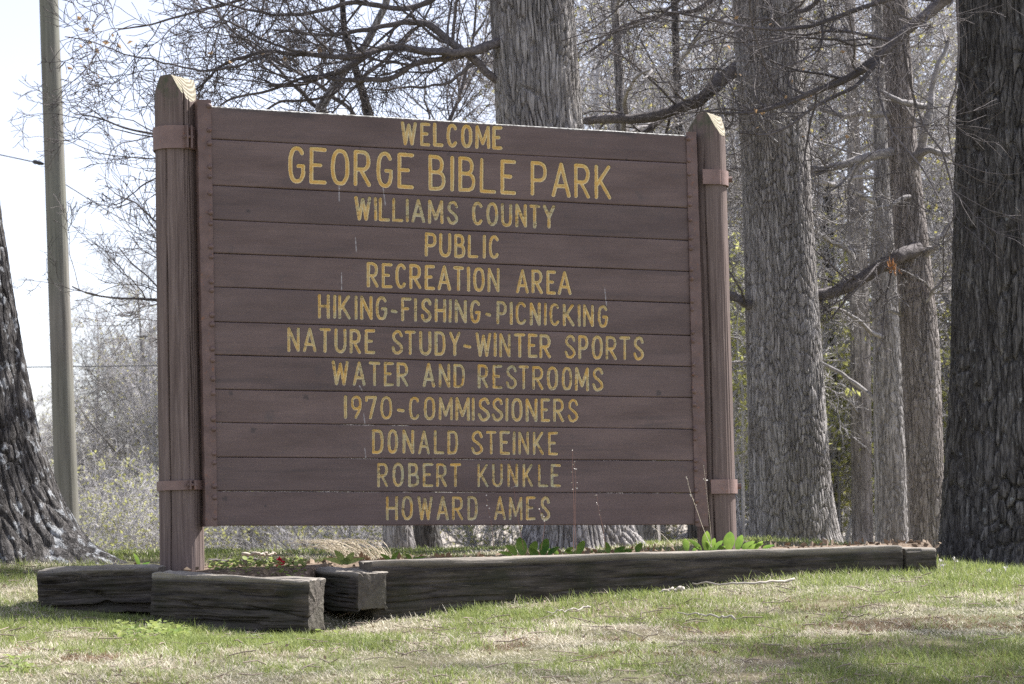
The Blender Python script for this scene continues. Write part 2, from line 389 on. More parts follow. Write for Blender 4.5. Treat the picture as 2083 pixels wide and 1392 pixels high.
FONT = {
 'A': [pl((0, 0), (.5, 1), (1, 0)), pl((.19, .3), (.81, .3))],
 'B': [pl((0, 0), (0, 1)), bowlR(.52, 1, .86), bowlR(0, .52)],
 'C': [arc(.52, .5, .52, .5, 42, 318, 22)],
 'D': [pl((0, 0), (0, 1)), np.concatenate([pl((0, 1)), arc(.42, .5, .58, .5, 90, -90, 14, 2.8), pl((0, 0))])],
 'E': [pl((1, 1), (0, 1), (0, 0), (1, 0)), pl((0, .52), (.68, .52))],
 'F': [pl((1, 1), (0, 1), (0, 0)), pl((0, .53), (.72, .53))],
 'G': [np.concatenate([arc(.52, .5, .5, .5, 42, 340, 24)]), pl((.98, .30), (1, .47), (.62, .47))],
 'H': [pl((0, 0), (0, 1)), pl((1, 0), (1, 1)), pl((0, .5), (1, .5))],
 'I': [pl((.5, 0), (.5, 1))], '1': [pl((.5, 0), (.5, 1))],
 'K': [pl((0, 0), (0, 1)), pl((.92, 1), (.08, .42)), pl((.28, .55), (1, 0))],
 'L': [pl((0, 1), (0, 0), (1, 0))],
 'M': [pl((0, 0), (.02, 1), (.5, .18), (.98, 1), (1, 0))],
 'N': [pl((0, 0), (0, 1), (1, 0), (1, 1))],
 'O': [arc(.5, .5, .5, .5, 0, 360, 32)], '0': [arc(.5, .5, .5, .5, 0, 360, 32)],
 'P': [pl((0, 0), (0, 1)), bowlR(.44, 1)],
 'R': [pl((0, 0), (0, 1)), bowlR(.46, 1, .96), pl((.38, .46), (1, 0))],
 'S': [S_], 'T': [pl((0, 1), (1, 1)), pl((.5, 1), (.5, 0))],
 'U': [np.concatenate([pl((0, 1)), arc(.5, .36, .5, .36, 180, 360, 14), pl((1, 1))])],
 'W': [pl((0, 1), (.24, 0), (.5, .92), (.76, 0), (1, 1))],
 'Y': [pl((0, 1), (.5, .48), (1, 1)), pl((.5, .48), (.5, 0))],
 '9': [arc(.48, .71, .46, .29, 0, 360, 24), spl((.94, .71), (.86, .42), (.40, 0))],
 '7': [pl((.02, .86), (.06, 1), (1, 1), (.45, 0))],
 '-': [pl((0, .40), (1, .37))]}
# every letter by its left and right edge in the photograph
c1 = lambda *a: [(570 + p / 5.2075, 570 + q / 5.2075) for p, q in a]
c2 = lambda *a: [(920 + p / 5.2075, 920 + q / 5.2075) for p, q in a]
c7 = lambda *a: [(690 + p / 4.166, 690 + q / 4.166) for p, q in a]
LINES = [
 ("WELCOME", c1((1283, 1445), (1482, 1597), (1620, 1735), (1762, 1885), (1915, 2040)) + c2((250, 400), (425, 535)), (818, 246.5, 295.5), (1020, 257, 305), 7.6),
 ("GEORGE BIBLE PARK", c1((83, 268), (310, 495), (537, 735), (778, 965), (1017, 1197), (1242, 1420), (1570, 1755), (1800, 1848)) + c2((65, 250), (290, 470), (510, 680), (830, 1008), (1060, 1250), (1290, 1465), (1505, 1690)), (602, 297.5, 373), (1240, 337, 407), 8.4),
 ("WILLIAMS COUNTY", c1((792, 960), (995, 1030), (1045, 1165), (1185, 1308), (1332, 1365), (1395, 1535), (1570, 1728), (1765, 1890)) + c2((210, 330), (362, 490), (515, 640), (668, 795), (815, 938), (965, 1090)), (722, 399, 448.5), (1128, 418, 466), 7.0),
 ("PUBLIC", c1((1533, 1660), (1685, 1815), (1845, 1965)) + c2((165, 280), (325, 358), (388, 503)), (865, 472.5, 522), (1015, 479.5, 527.5), 6.8),
 ("RECREATION AREA", c1((918, 1045), (1077, 1195), (1222, 1342), (1368, 1500), (1533, 1643), (1675, 1808)) + c2((12, 128), (160, 193), (222, 350), (375, 507), (682, 812), (842, 965), (1000, 1105), (1125, 1265)), (746, 533, 585), (1163, 552, 601), 7.0),
 ("HIKING- FISHING- PICNICKING", c1((400, 528), (562, 595), (615, 750), (790, 822), (850, 982), (1010, 1140), (1178, 1240), (1282, 1395), (1425, 1450), (1490, 1608), (1637, 1762), (1788, 1820), (1850, 1980)) + c2((188, 305), (358, 412), (470, 582), (612, 645), (670, 795), (822, 942), (975, 1003), (1030, 1145), (1172, 1300), (1333, 1363), (1385, 1505), (1540, 1655)), (647, 598, 648), (1237, 621, 667), 6.6),
 ("NATURE STUDY- WINTER SPORTS", c1((78, 210), (245, 385), (415, 540), (575, 705), (735, 858), (897, 1010), (1180, 1305), (1318, 1440), (1475, 1605), (1635, 1755), (1795, 1908), (1945, 2022)) + c2((252, 412), (443, 470), (500, 622), (655, 778), (803, 908), (925, 1050), (1190, 1312), (1335, 1445), (1478, 1600), (1625, 1748), (1770, 1888), (1918, 2035)), (585, 665.5, 716), (1310, 685.5, 734), 6.4),
 ("WATER AND RESTROOMS", c1((552, 725), (772, 905), (938, 1065), (1098, 1208), (1235, 1362), (1512, 1640), (1680, 1805), (1837, 1960)) + c2((270, 388), (427, 535), (567, 690), (703, 815), (848, 972), (1003, 1125), (1160, 1275), (1303, 1450), (1483, 1607)), (676, 733.5, 783.5), (1228, 748, 796.5), 6.4),
 ("1970- COMMISSIONERS", c1((680, 712), (748, 875), (897, 1028), (1062, 1192), (1245, 1315), (1365, 1485), (1522, 1648), (1683, 1832)) + c2((38, 188), (208, 243), (275, 403), (420, 545), (568, 598), (628, 750), (780, 908), (940, 1040), (1072, 1190), (1223, 1342)), (700, 804.5, 852.5), (1178, 812, 860), 6.3),
 ("DONALD STEINKE", c7((280, 378), (410, 500), (538, 638), (672, 770), (803, 895), (918, 1010), (1117, 1222), (1243, 1335), (1362, 1450), (1472, 1495), (1518, 1612), (1640, 1738), (1770, 1858)), (757, 873.5, 923), (1136, 878.5, 926.5), 6.0),
 ("ROBERT KUNKLE", c7((325, 417), (453, 550), (585, 680), (710, 800), (823, 915), (938, 1035), (1172, 1267), (1295, 1390), (1425, 1518), (1555, 1645), (1685, 1775), (1793, 1880)), (768, 941.5, 991), (1141, 944.5, 991.5), 5.8),
 ("HOWARD AMES", c7((398, 500), (530, 628), (665, 792), (828, 930), (957, 1055), (1087, 1177), (1315, 1415), (1440, 1555), (1585, 1668), (1705, 1790)), (786, 1009, 1058.5), (1120, 1010.5, 1059), 6.0)]
LB = [213, 282, 376, 446, 514, 583, 654, 721.5, 791.5, 859.5, 930, 999, 1070]
RB = [275, 333.5, 424.5, 490, 553.5, 618, 683.5, 746.5, 809.5, 874, 938, 1003.5, 1068]
SCALE = 10.9 / F
STREAK = [(690, 376, 690, 409, 1.6), (778, 374, 784, 418, 1.3), (723, 483, 725, 512, 1.1), (695, 555, 695, 590, 1.0), (1230, 585, 1234, 622, 1.1), (740, 842, 743, 866, 1.2), (731, 785, 737, 795, 1.2), (742, 912, 744, 932, 1.2)]
STUV = [(uv(a, b), uv(c, d), r * SCALE) for a, b, c, d, r in STREAK]
KNOT = [(912, 315, 5), (1274, 325, 4), (733, 300, 4), (727, 385, 4), (505, 430, 6), (458, 1014, 7), (622, 808, 9), (1340, 800, 9), (1122, 607, 4), (540, 1030, 4), (470, 800, 6), (515, 875, 8)]
KUV = [(uv(a, b), r * SCALE) for a, b, r in KNOT]
def segdist(q, a, b):
    ab = b - a; t = np.clip(((q - a) @ ab) / max(ab @ ab, 1e-12), 0, 1)
    return np.linalg.norm(q - a - t[..., None] * ab, axis=-1)
NCOL = 1040
for k in range(12):
    word, boxes, lf, rg, sw = LINES[k]
    gap = .55
    xl, xr = 404 + (LB[k] - 203) * .0208, 1412 + (RB[k] - 270) * .035
    tl, tr = uv(xl + 1, LB[k] + gap), uv(xr - 1, RB[k] + gap)
    bl, br = uv(xl + 1, LB[k + 1] - gap), uv(xr - 1, RB[k + 1] - gap)
    nrow = 68 if k != 1 else 90
    t = np.concatenate([[0, 0, .012, .03], np.linspace(.045, .955, nrow), [.97, .988, 1, 1]])
    wz = np.concatenate([[-.042, -.004, -.001, 0], np.zeros(nrow), [0, -.001, -.004, -.042]])
    if k == 0: wz[:4] = [-.042, -.014, -.007, -.0015]
    s = np.linspace(0, 1, NCOL)
    sag = .0016 * fbm(np.stack([s * 6, 0 * s + k * 7.7, 0 * s], -1), 3, 5)
    q = (1 - t)[:, None, None] * ((1 - s)[None, :, None] * tl + s[None, :, None] * tr) + t[:, None, None] * ((1 - s)[None, :, None] * bl + s[None, :, None] * br)
    q[..., 1] += sag[None, :] * (np.abs(t - .5) * 2)[:, None]
    W = np.repeat(wz[:, None], NCOL, 1)
    W = W + .0012 * fbm(np.stack([q[..., 0] * 3, q[..., 1] * 14, 0 * W + k], -1), 3, 9) + rng.uniform(-.002, .002)
    D = np.full(W.shape, 9.0)
    hw = sw / 2
    wid = np.concatenate([np.full(len(t_), i_) for i_, t_ in enumerate(word.split())]); WID = np.zeros(W.shape, int)
    for ch, (x0, x1), wi in zip(word.replace(' ', ''), boxes, wid):
        f = lambda x, i: lf[i] + (rg[i] - lf[i]) * (x - lf[0]) / (rg[0] - lf[0])
        lw = x1 - x0
        hwx = hw if ch not in 'I1' else lw / 2
        jx, jy = rng.uniform(-.6, .6), rng.uniform(-.8, .8)
        for st in FONT[ch]:
            X = x0 + hwx + st[:, 0] * (lw - 2 * hwx)
            if ch == '-': X = x0 + 2.2 + st[:, 0] * (lw - 4.4)
            if ch in 'AWMY': X = x0 + 2.5 + st[:, 0] * (lw - 5)
            T_, B_ = f(X, 1) + hw, f(X, 2) - hw
            Yp = B_ + (T_ - B_) * st[:, 1]
            Yp = Yp + jy * .5 + rng.uniform(-.5, .5, len(Yp)) * (.7 if ch != '-' else .2); X = X + rng.uniform(-.5, .5, len(X)) * .6
            P2 = uv(X, Yp)
            lo, hi = P2.min(0) - .03, P2.max(0) + .03
            msk = (q[..., 0] > lo[0]) & (q[..., 0] < hi[0]) & (q[..., 1] > lo[1]) & (q[..., 1] < hi[1])
            qq = q[msk]; dd = D[msk]
            r_s = hw * SCALE * rng.uniform(.92, 1.08)
            for a, b in zip(P2[:-1], P2[1:]): dd = np.minimum(dd, segdist(qq, a, b) / r_s)
            D[msk] = dd; mw = WID[msk]; mw[:] = np.where(dd < 1.6, wi, mw); WID[msk] = mw
    D = D + .10 * fbm(np.stack([q[..., 0] * 60, q[..., 1] * 60, 0 * W], -1), 2, 21 + k)
    dep = .0115 * np.sqrt(np.clip(1 - np.clip(D, 0, 1) ** 2.6, 0, 1))
    W = W - dep
    stain = np.zeros(W.shape)
    for a, b, r in STUV:
        ds = segdist(q, a, b); stain = np.maximum(stain, (1 - sstep(r * .4, r * 1.0, ds)) * .75 * (.55 + .45 * vnoise(np.stack([q[..., 0] * 150, q[..., 1] * 150, 0 * W], -1), 4)))
    weather = np.zeros(W.shape); dark = np.zeros(W.shape)
    if k == 0:
        nz = fbm(np.stack([q[..., 0] * 9, q[..., 1] * 30, 0 * W], -1), 4, 31)
        weather = (1 - sstep(.03, .075, t[:, None] + .02 * nz)) * np.ones_like(W)
        dark = (1 - sstep(.05, .26, t[:, None] - .16 * nz)) * .8 * (1 - weather) * sstep(-.3, .3, fbm(np.stack([q[..., 0] * 3, 0 * W, 0 * W + 5], -1), 3, 8) + .15)
    for c, r in KUV:
        rr = np.linalg.norm((q - c) * [1, 1.1], axis=-1) / r
        dark = np.maximum(dark, .6 * (1 - sstep(.35, 1.0, rr + .35 * vnoise(np.stack([q[..., 0] * 200, q[..., 1] * 200, 0 * W], -1), 6))))
    ng = fbm(np.stack([q[..., 0] * 2.2, q[..., 1] * 26 + 9 * k, 0 * W], -1), 4, 77)
    dark = np.maximum(dark, .27 * sstep(.25, .6, ng) * sstep(-.2, .3, fbm(np.stack([q[..., 0] * 1.1, 0 * W + k, 0 * W], -1), 2, 78)))
    P3 = board(q[..., 0], q[..., 1], W)
    gc = np.stack([q[..., 0] + k * 3.3, q[..., 1], W], -1).reshape(-1, 3)
    fa = gridfaces(len(t), NCOL)
    fa = fa[:, ::-1]
    isl = (D.ravel()[fa].min(1) < 1.12)
    pk = mesh("plank", P3, [fa[~isl], np.array([[0, NCOL - 1, len(t) * NCOL - 1, (len(t) - 1) * NCOL]])], PLANK, SIGN,
              attrs={'gc': gc, 'stain': stain.ravel(), 'weather': weather.ravel(), 'dark': dark.ravel(), 'pv': np.full(W.size, [.35, .1, .75, .3, .2, .6, .25, .55, .15, .3, .65, .4][k])})
    fw_ = WID.ravel()[fa].max(1)
    for wi in range(wid.max() + 1):
      fl = fa[isl & (fw_ == wi)]; idx, inv = np.unique(fl, return_inverse=True)
      mesh("lettering", P3.reshape(-1, 3)[idx], inv.reshape(-1, 4), LETTER, pk, attrs={'gc': gc[idx], 'd': D.ravel()[idx], 'wear': np.full(len(idx), [.15, .0, .6, .2, .15, .55, .4, .6, .35, .5, .7, .6][k])})

def rbox(u0_, u1_, v0_, v1_, w0_, w1_): pass
def prism_uv(name, prof, vtop, vbot, mat, parent, rows=60, jit=.0008):
    """prof: list of px-offset functions; here list of (u(v) , w) closed profile swept down the board edge"""
    vs = np.linspace(0, 1, rows); V = []
    for s_ in vs:
        row = []
        for (a, b, w_) in prof:     # a: uv at top, b: uv at bottom
            p = (1 - s_) * a + s_ * b; row.append(board(p[0], p[1], w_))
        V.append(row)
    V = np.array(V); V = V + jit * rng.normal(size=V.shape)
    n = len(prof); Fq = gridfaces(rows, n, True)
    caps = [np.arange(n)[None, ::-1], (np.arange(n) + (rows - 1) * n)[None]]
    return mesh(name, V, [Fq] + caps, mat, parent, smooth=False)
def dome_bolt(name, pos, normal, r, mat, parent):
    nz_ = nrm(np.array(normal, float)); a = nrm(np.cross(nz_, [0, 0, 1.])); b = np.cross(nz_, a)
    rr = np.array([1.0, .98, .86, .62, .32, .06]); hh = np.array([0, .25, .52, .74, .88, .92])
    th = np.arange(12) / 12 * 2 * np.pi
    V = np.array([[pos + r * x * (math.cos(t_) * a + math.sin(t_) * b) + nz_ * r * h_ for t_ in th] for x, h_ in zip(rr, hh)])
    return mesh(name, V, [gridfaces(6, 12, True), (np.arange(12) + 60)[None]], mat, parent)
def angle_iron(px_in_t, px_in_b, px_out_t, px_out_b, yt, yb, side, bolts, bx):
    it, ib, ot, ob = uv(px_in_t, yt), uv(px_in_b, yb), uv(px_out_t, yt), uv(px_out_b, yb)
    th = .006
    e = side * th * np.array([1, 0])
    prof = [(it, ib, .0015), (it, ib, .0015 + th), (ot + e, ob + e, .0015 + th), (ot + e, ob + e, -.075), (ot, ob, -.075), (ot, ob, .0015)]
    if side < 0: prof = prof[::-1]
    ai = prism_uv("angle_iron", prof, yt, yb, IRON, SIGN)
    for y in bolts:
        p = uv(bx(y), y); dome_bolt("bolt", board(p[0], p[1] + rng.normal() * .001, .0075), N, .0125 * rng.uniform(.85, 1.1), IRON, ai)
BL = [216, 265, 293, 340, 360, 394, 433, 456, 503, 523, 573, 591, 641, 660, 711, 733, 771, 800, 853, 874, 923, 942, 989, 1012, 1054]
angle_iron(428.5, 441.5, 403, 420.5, 203, 1071, -1, BL, lambda y: 424.5 + (y - 216) * .0145)
BRT = [283 + (y - 216) * .926 for y in BL]
angle_iron(1395, 1414, 1413, 1438, 269, 1071, 1, BRT, lambda y: 1399 + (y - 282) * .0225)

def post(top_c, bot_c, Yd, rt_px, rb_px, flat, cutR, cutL, seed, zbot):
    """round post with two bevel cuts at its top and long drying checks"""
    T, B = at(top_c[0], top_c[1], Yd), at(bot_c[0], bot_c[1], Yd)
    ax = (T - B); B = B + ax * ((zbot - B[2]) / ax[2]); H = T[2] - zbot
    rT, rB = rt_px * Yd / F, rb_px * Yd / F
    nA, nZ = 420, 420
    th = np.arange(nA) / nA * 2 * np.pi
    z = np.linspace(0, 1, nZ)
    TH, Zs = np.meshgrid(th, z)
    dirx, diry = np.cos(TH), np.sin(TH)
    def topz(x, y):   # x,y local offset -> z drop below the flat top
        r = rT
        dR = np.array([.86, -.51]); dL = np.array([-.995, -.1])
        sR = x * dR[0] + y * dR[1]; sL = x * dL[0] + y * dL[1]
        k = .007; return -k * (np.logaddexp(0, np.maximum(cutR[1] * (sR - cutR[0] * r), cutL[1] * (sL - cutL[0] * r)) / k)) - .003 * fbm(np.stack([x * 40, y * 40, 0 * x], -1), 3, seed)
    rad = rB + (rT - rB) * Zs
    cell = np.stack([dirx * 1.6, diry * 1.6, Zs * 1.1 + seed], -1)
    rad = rad * (1 + .022 * fbm(cell, 3, seed))
    g = np.random.default_rng(seed)
    rad = rad + .0022 * fbm(np.stack([TH * 11, 0 * TH, Zs * 2.4], -1), 4, seed + 2)
    for c in range(15):
        a0 = g.uniform(0, 2 * np.pi); drift = g.uniform(-.12, .04); z0 = g.uniform(-.2, .8); ln = g.uniform(.25, .95)
        aw = a0 + drift * (Zs - z0) + .05 * vnoise(np.stack([Zs * 7, 0 * Zs + c, 0 * Zs], -1), seed + c)
        da = np.abs((TH - aw + np.pi) % (2 * np.pi) - np.pi) * rB
        env = sstep(z0, z0 + .06, Zs) * (1 - sstep(z0 + ln - .08, z0 + ln, Zs)) * (.55 + .45 * vnoise(np.stack([Zs * 12, 0 * Zs + c, 0 * Zs + 3], -1), seed + c))
        wd = g.uniform(.0026, .0052)
        rad = rad - np.clip(env, 0, 1) * g.uniform(.012, .032) * np.exp(-(da / wd) ** 2)
    cx = B[0] + (T[0] - B[0]) * Zs; cy = B[1] + (T[1] - B[1]) * Zs
    lx, ly = rad * dirx, rad * diry
    ztop = H + topz(lx, ly)
    zz = np.minimum(Zs * H, ztop) 
    V = np.stack([cx + lx, cy + ly, zbot + zz], -1)
    gc = np.stack([lx, ly, zz + seed * 3], -1)
    topa = sstep(.93, 1, Zs) * (lx < .3 * rT)
    # cap: radial grid
    nr = 26; capV, capg = [], []
    for i in range(nr):
        fr = 1 - i / (nr - 1)
        x, y = lx[-1] * fr, ly[-1] * fr
        capV.append(np.stack([cx[-1] + x, cy[-1] + y, zbot + H + topz(x, y) - .0015 * (i > 0) * np.abs(fbm(np.stack([x * 60, y * 60, 0 * x], -1), 3, seed))], -1))
        capg.append(np.stack([x + .02, y - .035, 0 * x], -1))
    capV = np.array(capV); V2 = np.concatenate([V.reshape(-1, 3), capV.reshape(-1, 3)])
    g2 = np.concatenate([gc.reshape(-1, 3), np.array(capg).reshape(-1, 3)])
    ta = np.concatenate([topa.ravel(), np.ones(nr * nA)])
    f1 = gridfaces(nZ, nA, True); f2 = gridfaces(nr, nA, True, nZ * nA)
    o = mesh("post", V2, [f1, f2], [POST, ENDG], SIGN, attrs={'gc': g2, 'top': ta}, midx=np.concatenate([np.zeros(len(f1)), np.ones(len(f2))]))
    return (lambda zw: B + (T - B) * ((zw - zbot) / H)), (lambda zw: rB + (rT - rB) * (zw - zbot) / H)
zb = gz(sbase[0], sbase[1]) - .25
pc1, pr1 = post((356, 160), (371, 1165), 10.585, 42.0, 45.5, 0, (.48, 2.5), (.70, 2.7), 3, zb)
pc2, pr2 = post((1437, 235), (1459, 1100), 11.46, 37.0, 40.0, 0, (.48, 2.5), (.60, 1.7), 8, gz(1.0, 11.46) - .25)
def strap(pc, pr, ypx_t, ypx_b, px, Yd, a0, a1, lug, tilt=0.0, flatbar=None):
    zt, zb_ = at(px, ypx_t, Yd)[2], at(px, ypx_b, Yd)[2]
    zm = (zt + zb_) / 2; C0 = pc(zm); r = pr(zm) * 1.035 + .002; th = .005; hh = (zt - zb_) / 2
    a = np.radians(np.linspace(a0, a1, 64)); pts = [(C0[0] + r * math.cos(x), C0[1] + r * math.sin(x), -math.sin(x), math.cos(x)) for x in a]
    V = []
    for i, x in enumerate(a):
        for rr, z_ in ((r, hh), (r + th, hh), (r + th, -hh), (r, -hh)):
            V.append((C0[0] + rr * math.cos(x), C0[1] + rr * math.sin(x), zm + z_ + tilt * math.cos(x) * r))
    o = mesh("strap", V, [gridfaces(64, 4, True), np.array([[3, 2, 1, 0], [252, 253, 254, 255]])], STRAPM, SIGN, smooth=False)
    x = math.radians(lug)
    # clamp lug: two plates standing out with a bolt through them
    er = np.array([math.cos(x), math.sin(x), 0]); et = np.array([-math.sin(x), math.cos(x), 0]); ez = np.array([0, 0, 1.])
    def bx(c, hx, hy, hz):
        c = np.array(c); P = [c + i * hx * er + j * hy * et + k * hz * ez for i in (-1, 1) for j in (-1, 1) for k in (-1, 1)]
        f = [[0, 1, 3, 2], [4, 6, 7, 5], [0, 4, 5, 1], [2, 3, 7, 6], [0, 2, 6, 4], [1, 5, 7, 3]]
        return np.array(P), np.array(f)
    cc = C0 + er * (r + .014) + ez * (zm - C0[2] + tilt * math.cos(x) * r)
    Vb, Fb = join([bx(cc + et * .011, .014, .004, hh * .97), bx(cc - et * .011, .014, .004, hh * .97)])
    mesh("lug", Vb, Fb, IRON, o, smooth=False)
    Vt, Ft = tubes(np.array([[cc - et * .024 + er * .004, cc + et * .024 + er * .004]]), np.full((1, 2), .0075), 8)
    mesh("bolt", Vt, [Ft, np.arange(8)[None, ::-1], (np.arange(8) + 8)[None]], IRON, o, smooth=False)
    return o
strap(pc1, pr1, 263, 309, 360, 10.585, 60, 420, -52, -.02)
strap(pc1, pr1, 979, 998, 372, 10.585, 60, 420, -58, 0)
def strap_right(ypx_t, ypx_b, pxr):
    # flat bar from the angle iron across the post front, then round its far side
    zt, zb_ = at(1450, ypx_t, 11.36)[2], at(1450, ypx_b, 11.36)[2]; zm = (zt + zb_) / 2; hh = (zt - zb_) / 2
    C0 = pc2(zm); r = pr2(zm) * 1.04 + .002
    phi = math.atan2(N[1], N[0])
    path = [C0[:2] + N[:2] * r - U[:2] * .075, C0[:2] + N[:2] * r + U[:2] * .02]
    for d in np.linspace(12, 180, 26):
        x = phi + math.radians(d); path.append(C0[:2] + r * np.array([math.cos(x), math.sin(x)]))
    path = np.array(path); tn = np.gradient(path, axis=0); tn = nrm(tn); nn_ = np.stack([tn[:, 1], -tn[:, 0]], 1)
    V = []
    for p, n_ in zip(path, nn_):
        for o_, z_ in ((0, hh), (.006, hh), (.006, -hh), (0, -hh)): V.append((*(p + n_ * o_), zm + z_))
    k = len(path)
    o = mesh("strap", V, [gridfaces(k, 4, True), np.array([[3, 2, 1, 0], [4 * k - 4, 4 * k - 3, 4 * k - 2, 4 * k - 1]])], STRAPM, SIGN, smooth=False)
    x = phi + math.radians(70); er = np.array([math.cos(x), math.sin(x), 0])
    c = np.array([C0[0], C0[1], zm]) + er * (r + .012)
    Vt, Ft = tubes(np.array([[c - er * .012, c + er * .012]]), np.full((1, 2), .016), 6)
    mesh("bolt", Vt, [Ft, np.arange(6)[None, ::-1], (np.arange(6) + 6)[None]], IRON, o, smooth=False)
strap_right(345, 375, 1478)
strap_right(976, 1005, 1500)

# ------------------------------------------------------------------ timbers
def timber(p0, p1, wd, ht, label, seed, rough=.012, rnd=.018, split=False):
    """p0,p1: near-top edge end points (world) ; wd goes away from the viewer, ht down"""
    p0, p1 = np.array(p0), np.array(p1)
    ax = p1 - p0; Ln = np.linalg.norm(ax); ax = ax / Ln
    sd = nrm(np.cross(ax, [0, 0, 1.]))       # horizontal, to the viewer side when ax points right
    upv = np.cross(sd, ax)
    npm = 200
    # rounded rectangle profile
    prof = []
    per = 2 * (wd + ht); 
    for i in range(npm):
        d = i / npm * per
        if d < wd: prof.append((d - wd / 2, ht / 2))
        elif d < wd + ht: prof.append((wd / 2, ht / 2 - (d - wd)))
        elif d < 2 * wd + ht: prof.append((wd / 2 - (d - wd - ht), -ht / 2))
        else: prof.append((-wd / 2, -ht / 2 + (d - 2 * wd - ht)))
    prof = np.array(prof)
    q = np.maximum(np.abs(prof) - (np.array([wd, ht]) / 2 - rnd), 0); l_ = np.linalg.norm(q, axis=1)
    core = np.sign(prof) * np.minimum(np.abs(prof), np.array([wd, ht]) / 2 - rnd)
    prof = core + np.where(l_[:, None] > 0, q / np.maximum(l_, 1e-9)[:, None] * np.minimum(l_, rnd)[:, None], 0)
    nl = max(60, int(Ln / .006)); s = np.linspace(0, Ln, nl)
    ctr = p0[None] + ax * s[:, None] - sd * wd / 2 - upv * ht / 2
    S, I = np.meshgrid(s, np.arange(npm), indexing='ij')
    pr = prof[I]; rad = np.linalg.norm(pr, axis=-1, keepdims=True)
    nz = rough * fbm(np.stack([S * 2.5 + seed, pr[..., 0] * 7, pr[..., 1] * 7], -1), 4, seed) + rough * .75 * fbm(np.stack([S * 3 + seed, pr[..., 0] * 70, pr[..., 1] * 70], -1), 3, seed + 5)
    cr = vnoise(np.stack([S * 1.7 + seed, pr[..., 0] * 24, pr[..., 1] * 24], -1), seed + 9)
    endr = np.minimum(S, Ln - S); ef = sstep(0, .05, endr); nz = nz * (.35 + .65 * ef)
    nz = nz - rough * .9 * np.exp(-(cr / .07) ** 2) * ef
    gt = np.random.default_rng(seed * 7)
    for _ in range(11):
        face = gt.integers(0, 3); c0 = gt.uniform(-.42, .42); s0, s1 = sorted(gt.uniform(-.1, 1.1, 2)); wob = .05 * vnoise(np.stack([S * 2.2, 0 * S + _, 0 * S + seed], -1), seed + _)
        on = [pr[..., 0] > wd * .42, pr[..., 1] > ht * .42, pr[..., 0] > wd * .42][face]
        co = [pr[..., 1] / ht, pr[..., 0] / wd, pr[..., 1] / ht][face]
        env = sstep(s0, s0 + .06, S / Ln) * (1 - sstep(s1 - .06, s1, S / Ln))
        nz = nz - gt.uniform(.6, 1.5) * rough * 1.4 * np.exp(-((co - c0 - wob) / gt.uniform(.012, .03)) ** 2) * env * on
    if split:
        m_ = np.abs(pr[..., 1] - (-.02 - .12 * (S / Ln - .75))) / .004
        nz = nz - .03 * np.exp(-m_ ** 2) * sstep(.55, .7, S / Ln) * (pr[..., 0] > 0)
    endr = np.minimum(S, Ln - S); nz = nz - .005 * np.exp(-endr / .008)
    pr = pr * (1 + nz[..., None] / np.maximum(rad, 1e-6))
    V = ctr[:, None] + pr[..., 0:1] * sd + pr[..., 1:2] * upv
    V = V + ax * (rough * .25 * fbm(np.stack([pr[..., 0] * 25, pr[..., 1] * 25, 0 * S + seed], -1), 3, seed + 3) * (np.exp(-endr / .02)))[..., None]
    gc = np.stack([S + seed * 5, pr[..., 0], pr[..., 1]], -1)
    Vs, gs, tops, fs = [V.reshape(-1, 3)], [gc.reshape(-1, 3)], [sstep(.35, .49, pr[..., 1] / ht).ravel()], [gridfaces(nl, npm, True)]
    off = nl * npm
    for e, row in ((0, V[0]), (1, V[-1])):
        c = row.mean(0); nr = 14; rr = []
        for i in range(nr):
            f_ = 1 - i / (nr - 1); x = c + (row - c) * f_
            x = x + ax * (1 if e else -1) * (.003 * (1 - f_ ** 6) +   .0035 * (i > 0) * fbm(np.stack([(x - c) @ sd * 30, (x - c) @ upv * 30, 0 * (x @ ax)], -1), 3, seed + e)[..., None])
            rr.append(x)
        rr = np.array(rr); Vs.append(rr.reshape(-1, 3))
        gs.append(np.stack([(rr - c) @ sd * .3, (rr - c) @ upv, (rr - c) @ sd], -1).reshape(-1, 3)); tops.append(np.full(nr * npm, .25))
        gf = gridfaces(nr, npm, True, off); fs.append(gf if e else gf[:, ::-1]); off += nr * npm
    base = (p0 + p1) / 2 - upv * ht
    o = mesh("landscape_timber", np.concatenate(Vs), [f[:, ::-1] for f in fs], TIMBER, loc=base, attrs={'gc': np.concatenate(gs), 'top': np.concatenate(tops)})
    return tag(o, label, "timber", "timbers edging the flower bed")
timber(at(76, 1158, 10.30), at(322, 1151, 10.27), .17, .225, "dark weathered timber lying left of the sign's left post", 11, .032, .012)
timber(at(308, 1167, 10.12), at(628, 1178, 9.78), .16, .245, "dark split timber lying in front of the sign's left post", 12, .024, .010, True)
timber(at(604, 1154, 10.62), at(726, 1165, 10.06), .17, .19, "short grey timber set crosswise in the corner gap of the bed edging", 13, .014, .012)
timber(at(757, 1141, 10.18), at(1836, 1110, 11.32), .19, .27, "long straight dark timber running in front of the sign board", 14, .008, .009)
timber(at(1843, 1115, 11.33), at(1905, 1114, 11.38), .5, .24, "short timber end butting the long timber beside the big right trunk", 15, .010, .02)

